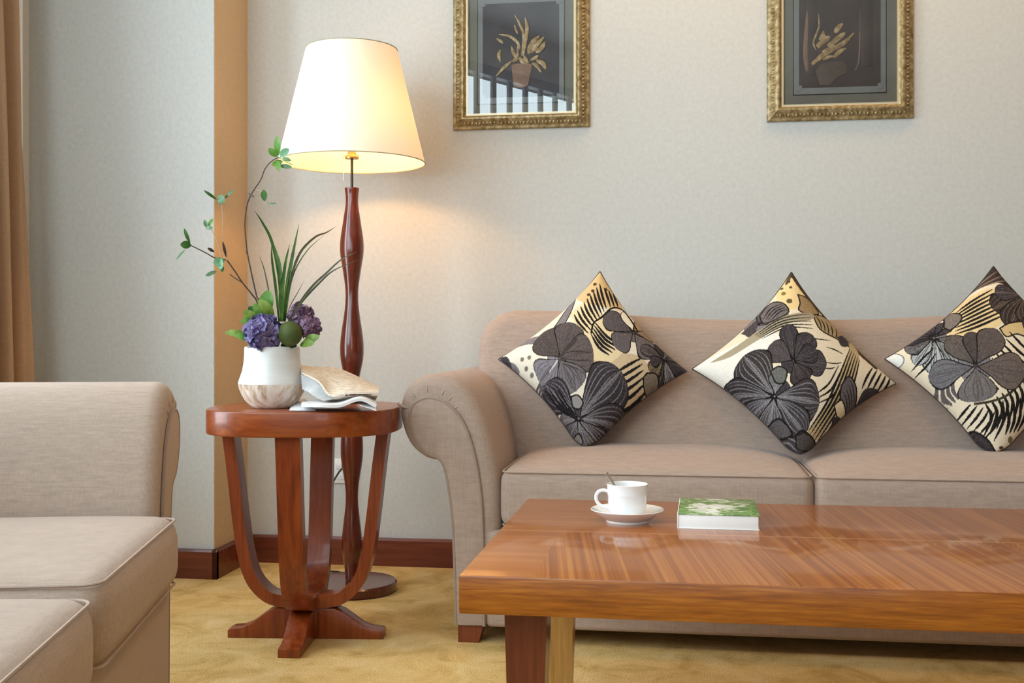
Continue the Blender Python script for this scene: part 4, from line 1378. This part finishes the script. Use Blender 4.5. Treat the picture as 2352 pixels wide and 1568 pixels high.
def design_two(x, y):
    c = Cloth(x, y, (224, 210, 184))
    c.poly([(60, 680), (250, 600), (520, 520), (620, 640), (420, 700), (260, 830)], (230, 224, 212))
    c.poly([(650, 100), (560, 260), (600, 380), (690, 360), (720, 250)], (226, 200, 146))
    c.dots([(590, 232), (640, 232), (632, 190)], 9, (80, 66, 40)); c.dots([(628, 328)], 17, (96, 82, 58)); c.dots([(598, 272)], 13, (130, 112, 52))
    c.poly([(640, 130), (610, 200), (625, 205), (655, 140)], (90, 70, 50))
    c.poly([(680, 280), (740, 300), (800, 390), (740, 410), (680, 390), (690, 340)], (150, 126, 92), BK, 4)
    c.stroke([(650, 130), (720, 250), (860, 420), (1000, 570), (1130, 670)], 16, (70, 58, 44), False)
    c.poly([(760, 410), (850, 410), (960, 500), (985, 580), (900, 545), (800, 500)], (158, 138, 104), BK, 4)
    c.fan([(780, 420), (800, 450), (810, 500)], [(900, 470), (900, 510), (890, 545)], 5, 4)
    c.poly([(900, 530), (940, 510), (970, 540), (960, 580), (920, 582)], DK, None)
    # bud and side petals
    c.flower(440, 470, [(318, 170, 50, GR), (300, 150, 44, MID), (340, 190, 46, (120, 110, 106))], GR, BK, nv=4)
    c.poly([(460, 400), (520, 325), (590, 340), (622, 400), (560, 440), (480, 460)], (108, 99, 97), BK, 4)
    c.fan([(480, 430), (520, 370), (580, 345)], [(520, 445), (570, 400), (612, 385)], 4, 4)
    c.poly([(355, 500), (440, 430), (438, 500), (410, 545)], (72, 64, 66), None)
    # long banded leaf
    c.poly([(180, 660), (330, 580), (470, 490), (620, 420), (760, 405), (740, 450), (600, 480), (450, 560), (300, 640), (210, 660)], (160, 148, 124), None)
    c.fan([(430, 530), (560, 450), (740, 410)], [(470, 555), (600, 500), (760, 500)], 5, 4)
    c.fan([(640, 580), (720, 560), (860, 560)], [(830, 600), (880, 610), (930, 630)], 2, 4)
    c.fan([(820, 690), (880, 690), (920, 680)], [(790, 720), (850, 720), (880, 710)], 2, 4)
    # right-hand palm band
    c.poly([(720, 1040), (860, 860), (960, 620), (990, 540), (1030, 620), (1000, 760), (900, 900), (780, 1060)], (186, 164, 124), None)
    c.fan([(730, 1030), (850, 860), (975, 590)], [(800, 1080), (960, 850), (1030, 650)], 6, 6)
    c.fan([(760, 860), (840, 800), (900, 700)], [(780, 900), (870, 850), (930, 740)], 3, 5)
    c.fan([(1040, 800), (1070, 740), (1110, 680)], [(1170, 800), (1200, 760), (1220, 720)], 5, 7)
    c.poly([(1010, 880), (1060, 800), (1150, 790), (1160, 820), (1060, 890)], DK)
    c.poly([(915, 800), (960, 750), (1005, 800), (1005, 900), (960, 940), (912, 870)], MID, BK, 4)
    c.fan([(930, 830), (950, 870), (960, 920)], [(970, 770), (990, 820), (1000, 880)], 4, 3)
    c.poly([(875, 900), (920, 870), (955, 935), (900, 945)], (222, 204, 168), BK, 4)
    c.poly([(870, 950), (950, 940), (950, 1000), (870, 1030)], DK)
    # upper dark flower
    c.flower(640, 690, [(262, 215, 50, DK), (305, 190, 58, DK), (2, 190, 62, DK), (60, 130, 62, (60, 52, 52)), (212, 160, 64, (70, 62, 62)), (335, 150, 50, DK)], DK, (92, 84, 84), nv=5)
    # big veined flower
    V = (158, 156, 158)
    c.flower(540, 865, [(232, 280, 105, (62, 54, 54)), (188, 300, 70, (54, 46, 48)), (150, 270, 78, DK), (8, 250, 95, (66, 58, 60)), (48, 250, 80, (62, 56, 58)), (100, 180, 70, MID), (278, 120, 42, (104, 102, 100))], DK, V, nv=9)
    c.poly([(515, 740), (560, 715), (605, 740), (590, 800), (545, 800)], (102, 102, 98), BK, 4)
    c.poly([(500, 1000), (570, 970), (640, 1040), (600, 1060), (520, 1050)], (84, 78, 78), BK, 5)
    c.poly([(530, 1050), (640, 1060), (700, 1030), (790, 1090), (780, 1150), (690, 1180), (590, 1140)], DK, BK, 5)
    c.fan([(560, 1080), (610, 1100), (650, 1140)], [(620, 1060), (660, 1080), (690, 1130)], 3, 4, (120, 114, 112))
    c.poly([(660, 1050), (720, 1040), (780, 1090), (720, 1130), (670, 1110)], (72, 66, 62), BK, 4)
    return c.c


def design_three(x, y):
    c = Cloth(x, y, (224, 210, 184))
    c.poly([(1560, 340), (1800, 250), (1830, 440), (1700, 520), (1500, 510)], (220, 194, 146))
    c.fan([(1590, 380), (1680, 320), (1790, 260)], [(1560, 520), (1690, 480), (1835, 420)], 8, 7)
    # dark leaves at the top corner
    V = (128, 112, 100)
    c.poly([(1835, 80), (1640, 270), (1760, 230), (1850, 220), (1960, 300), (1980, 270)], (60, 49, 44), None)
    c.fan([(1690, 240), (1780, 180), (1850, 130)], [(1730, 240), (1830, 210), (1900, 190)], 3, 4, V)
    c.flower(1960, 280, [(150, 220, 70, (58, 48, 44)), (118, 250, 74, (54, 45, 42)), (90, 200, 64, (60, 50, 46)), (180, 160, 50, DK), (60, 200, 60, DK)], DK, V, nv=7)
    c.poly([(1790, 500), (1850, 470), (1950, 465), (1945, 545), (1880, 530), (1820, 545)], GOLD, BK, 4)
    # spidery flower and pale petals
    c.flower(1450, 530, [(60, 190, 44, (164, 166, 164)), (95, 190, 48, (170, 172, 172)), (130, 170, 44, (150, 152, 152)), (20, 150, 36, (120, 116, 112)), (160, 160, 40, (100, 96, 96)), (190, 160, 40, DK)], GR, BK, nv=4)
    for a in (200, 225, 250, 275, 300, 330):
        c.petal(1450, 530, a, 120, 18, DK)
    c.poly([(1510, 470), (1540, 380), (1600, 395), (1600, 440), (1540, 490)], (118, 108, 100), BK, 4)
    c.poly([(1190, 600), (1240, 585), (1290, 620), (1270, 660), (1200, 640)], (226, 224, 216), GR, 3)
    c.fan([(1330, 690), (1380, 640), (1440, 590)], [(1350, 720), (1400, 680), (1450, 620)], 2, 6)
    # curved grey stripes
    c.fan([(1450, 760), (1470, 840), (1520, 880)], [(1540, 730), (1530, 800), (1560, 850)], 4, 9, MID)
    # palm at the side with its rib
    rib = [(2010, 610), (1950, 700), (1880, 780), (1800, 845), (1720, 872), (1640, 880)]
    for i in range(12):
        t = i / 11
        bx, by = 1990 - 300 * t, 650 + 225 * t ** 0.8
        c.stroke([(bx - 12, by - 8), (bx - 80 + 20 * t, by - 50 - 6 * t), (bx - 150 + 60 * t, by - 130 + 50 * t)], 8)
        c.stroke([(bx + 4, by + 10), (bx + 34, by + 70), (bx + 40 - 40 * t, by + 170 - 20 * t)], 9)
    c.stroke(rib, 6, (60, 52, 40), False)
    c.fan([(1565, 940), (1590, 910), (1620, 880)], [(1690, 1040), (1740, 990), (1770, 930)], 6, 7)
    c.stroke([(1780, 870), (1785, 960), (1740, 1050)], 8)
    c.fan([(1800, 880), (1815, 960), (1800, 1020)], [(1910, 840), (1905, 930), (1870, 1000)], 4, 9)
    # main five-petal flower
    c.flower(1645, 700, [(232, 210, 56, (104, 94, 88)), (268, 190, 48, (70, 62, 60)), (304, 235, 66, (82, 72, 68)), (172, 235, 62, (112, 110, 114)), (8, 260, 80, (98, 86, 80)), (86, 172, 92, (124, 117, 116))], GR, (80, 72, 70), nv=5)
    c.dots([(1645, 698)], 10, (60, 52, 50))
    # foot corner
    c.poly([(1610, 1000), (1650, 1005), (1720, 1060), (1750, 1150), (1700, 1150), (1640, 1080)], (58, 50, 52), BK, 5)
    c.dots([(1780, 1090), (1850, 1100), (1880, 1035), (1830, 1040), (1945, 990), (1950, 930), (1910, 1010)], 15, (120, 102, 74))
    c.dots([(1780, 1090), (1880, 1035), (1945, 990)], 8, (44, 36, 30))
    c.flower(2080, 420, [(120, 160, 60, MID), (150, 180, 60, DK), (180, 140, 50, GR), (90, 200, 60, MID)], MID, BK)
    c.poly([(2050, 700), (2200, 600), (2350, 640), (2250, 760), (2100, 800)], GR, BK, 5)
    c.flower(2060, 860, [(0, 200, 80, DK), (60, 200, 80, DK), (300, 200, 80, MID)], DK, V)
    return c.c


def attr_mat():
    t = NT('printed_cushion_cotton')
    at = t.n('ShaderNodeVertexColor', layer_name='print')
    wv = t.noise(t.coords((420, 420, 420)), 1, 2)
    k = t.ramp(wv, [(0.3, (0.86, 0.86, 0.86)), (0.7, (1.08, 1.08, 1.08))])
    t.base(t.mul(at.outputs[0], k))
    t.b.inputs['Roughness'].default_value = 0.85
    t.b.inputs['Specular IOR Level'].default_value = 0.2
    t.bump(wv, 0.3, 0.001)
    return t.m


M['print'] = attr_mat()


def throw_pillow(label, corners, design, dz, thick=0.092, floor_z=0.486, N_=260, seed=0):
    """corners T, L, B, R in world space; dz = the same corners in the flat design drawing"""
    T, L, B_, R = [Vector(c) for c in corners]
    ctr = (T + L + B_ + R) / 4
    root = thing('throw_pillow', label, 'pillow', ctr, 0, 'patterned throw pillows on the sofa')
    rnd = random.Random(seed)
    ax = (R - L).normalized()
    nrm = ax.cross((T - B_).normalized()).normalized()
    if nrm.y > 0:
        nrm = -nrm
    ph = [rnd.random() * 6.28 for _ in range(6)]
    s = np.linspace(-1, 1, N_)
    SS, TT = np.meshgrid(s, s, indexing='ij')
    k = 0.115
    s2 = SS * (1 - k * (1 - TT ** 2))
    t2 = TT * (1 - k * (1 - SS ** 2))
    wT, wL, wB, wR = (1 + s2) * (1 + t2) / 4, (1 - s2) * (1 + t2) / 4, (1 - s2) * (1 - t2) / 4, (1 + s2) * (1 - t2) / 4
    mk = lambda q: sum(w_[..., None] * np.array(c_) for w_, c_ in zip((wT, wL, wB, wR), q))
    P0 = mk([tuple(T), tuple(L), tuple(B_), tuple(R)])
    hgt = ((1 - SS ** 2) * (1 - TT ** 2)) ** 0.46
    wr = 1 + 0.035 * np.sin(4 * SS + ph[0]) * np.sin(3 * TT + ph[1]) + 0.02 * np.sin(9 * SS + 5 * TT + ph[2])
    fr = P0 + (hgt * wr * thick)[..., None] * np.array(nrm)
    bk_ = P0 - (hgt * thick * 0.75)[..., None] * np.array(nrm)
    def squash(p):
        z = p[..., 2]
        p[..., 2] = np.where(z < floor_z + 0.03, floor_z + 0.03 * np.exp((z - floor_z - 0.03) / 0.03), z)
        return p
    fr, bk_ = squash(fr), squash(bk_)
    d0 = mk([(*p, 0) for p in dz])
    cols = design(d0[..., 0].ravel(), d0[..., 1].ravel())
    me = bpy.data.meshes.new('cover')
    vs = (fr.reshape(-1, 3) - np.array(ctr)).tolist()
    fs = [(i * N_ + j, (i + 1) * N_ + j, (i + 1) * N_ + j + 1, i * N_ + j + 1) for i in range(N_ - 1) for j in range(N_ - 1)]
    me.from_pydata(vs, [], fs)
    ca = me.color_attributes.new('print', 'FLOAT_COLOR', 'POINT')
    # screen-print grain in the dark inks
    rs = np.random.RandomState(seed)
    nz = rs.normal(0, 1, (N_, N_))
    nz = nz + np.roll(nz, 1, 0) + np.roll(nz, 1, 1) + np.roll(nz, (1, 1), (0, 1))
    cols = cols + (nz.ravel() * 3.2)[:, None] * (cols.mean(1) < 135)[:, None]
    lc = np.clip(cols, 4, 255) / 255.0
    lc = np.where(lc <= 0.04045, lc / 12.92, ((lc + 0.055) / 1.055) ** 2.4)
    lc = np.clip(lc * 1.12, 0, 0.9)
    ca.data.foreach_set('color', np.concatenate([lc, np.ones((len(lc), 1))], 1).ravel().astype(np.float32))
    me.materials.append(M['print'])
    me.shade_smooth()
    o = bpy.data.objects.new('cover', me)
    COL.objects.link(o)
    o.parent = root
    # plain reverse side
    q = 40
    idx = [round(i * (N_ - 1) / q) for i in range(q + 1)]
    sub = bk_[np.ix_(idx, idx)].reshape(-1, 3) - np.array(ctr)
    g = G().add(sub.tolist(), [(i * (q + 1) + j, i * (q + 1) + j + 1, (i + 1) * (q + 1) + j + 1, (i + 1) * (q + 1) + j) for i in range(q) for j in range(q)])
    g.build('reverse_side', M['piping'], root, sharp=180)
    # seam cord all round
    edge = [fr[i, 0] for i in range(0, N_ - 1, 3)] + [fr[N_ - 1, j] for j in range(0, N_ - 1, 3)] + [fr[i, N_ - 1] for i in range(N_ - 1, 0, -3)] + [fr[0, j] for j in range(N_ - 1, 0, -3)]
    tube([Vector(p) - ctr for p in edge], 0.0024, 6, closed=True).build('seam', M['seam'], root)
    return root


M['seam'] = plain('dark_seam', (0.06, 0.05, 0.045), 0.9)
#PILLOWS
def pil(label, T, L, B_, R, design, dz, seed, fz=0.484):
    eye = Vector((0, -3.775, 0.80))
    return throw_pillow(label, [eye + (Vector(c) - eye) * 0.983 for c in (T, L, B_, R)], design, dz, seed=seed, floor_z=fz)


pil('patterned pillow with a round grey flower, propped nearest the sofa arm by the side table', (-0.224, -0.385, 0.990), (-0.5215, -0.470, 0.726), (-0.252, -0.600, 0.445), (0.0345, -0.470, 0.692), design_one,
    [(1262, 70), (635, 580), (1160, 1105), (1790, 655)], 1)
pil('patterned pillow with two dark flowers, propped over the seam between the seat cushions', (0.341, -0.385, 0.984), (0.0505, -0.470, 0.699), (0.343, -0.600, 0.440), (0.622, -0.470, 0.660), design_two,
    [(650, 120), (80, 680), (690, 1180), (1255, 745)], 2, 0.470)
pil('patterned pillow with dark leaves at its top corner and a striped palm frond', (0.909, -0.385, 0.996), (0.592, -0.470, 0.730), (0.850, -0.600, 0.440), (1.180, -0.470, 0.710), design_three,
    [(1835, 95), (1195, 610), (1740, 1170), (2390, 645)], 3)
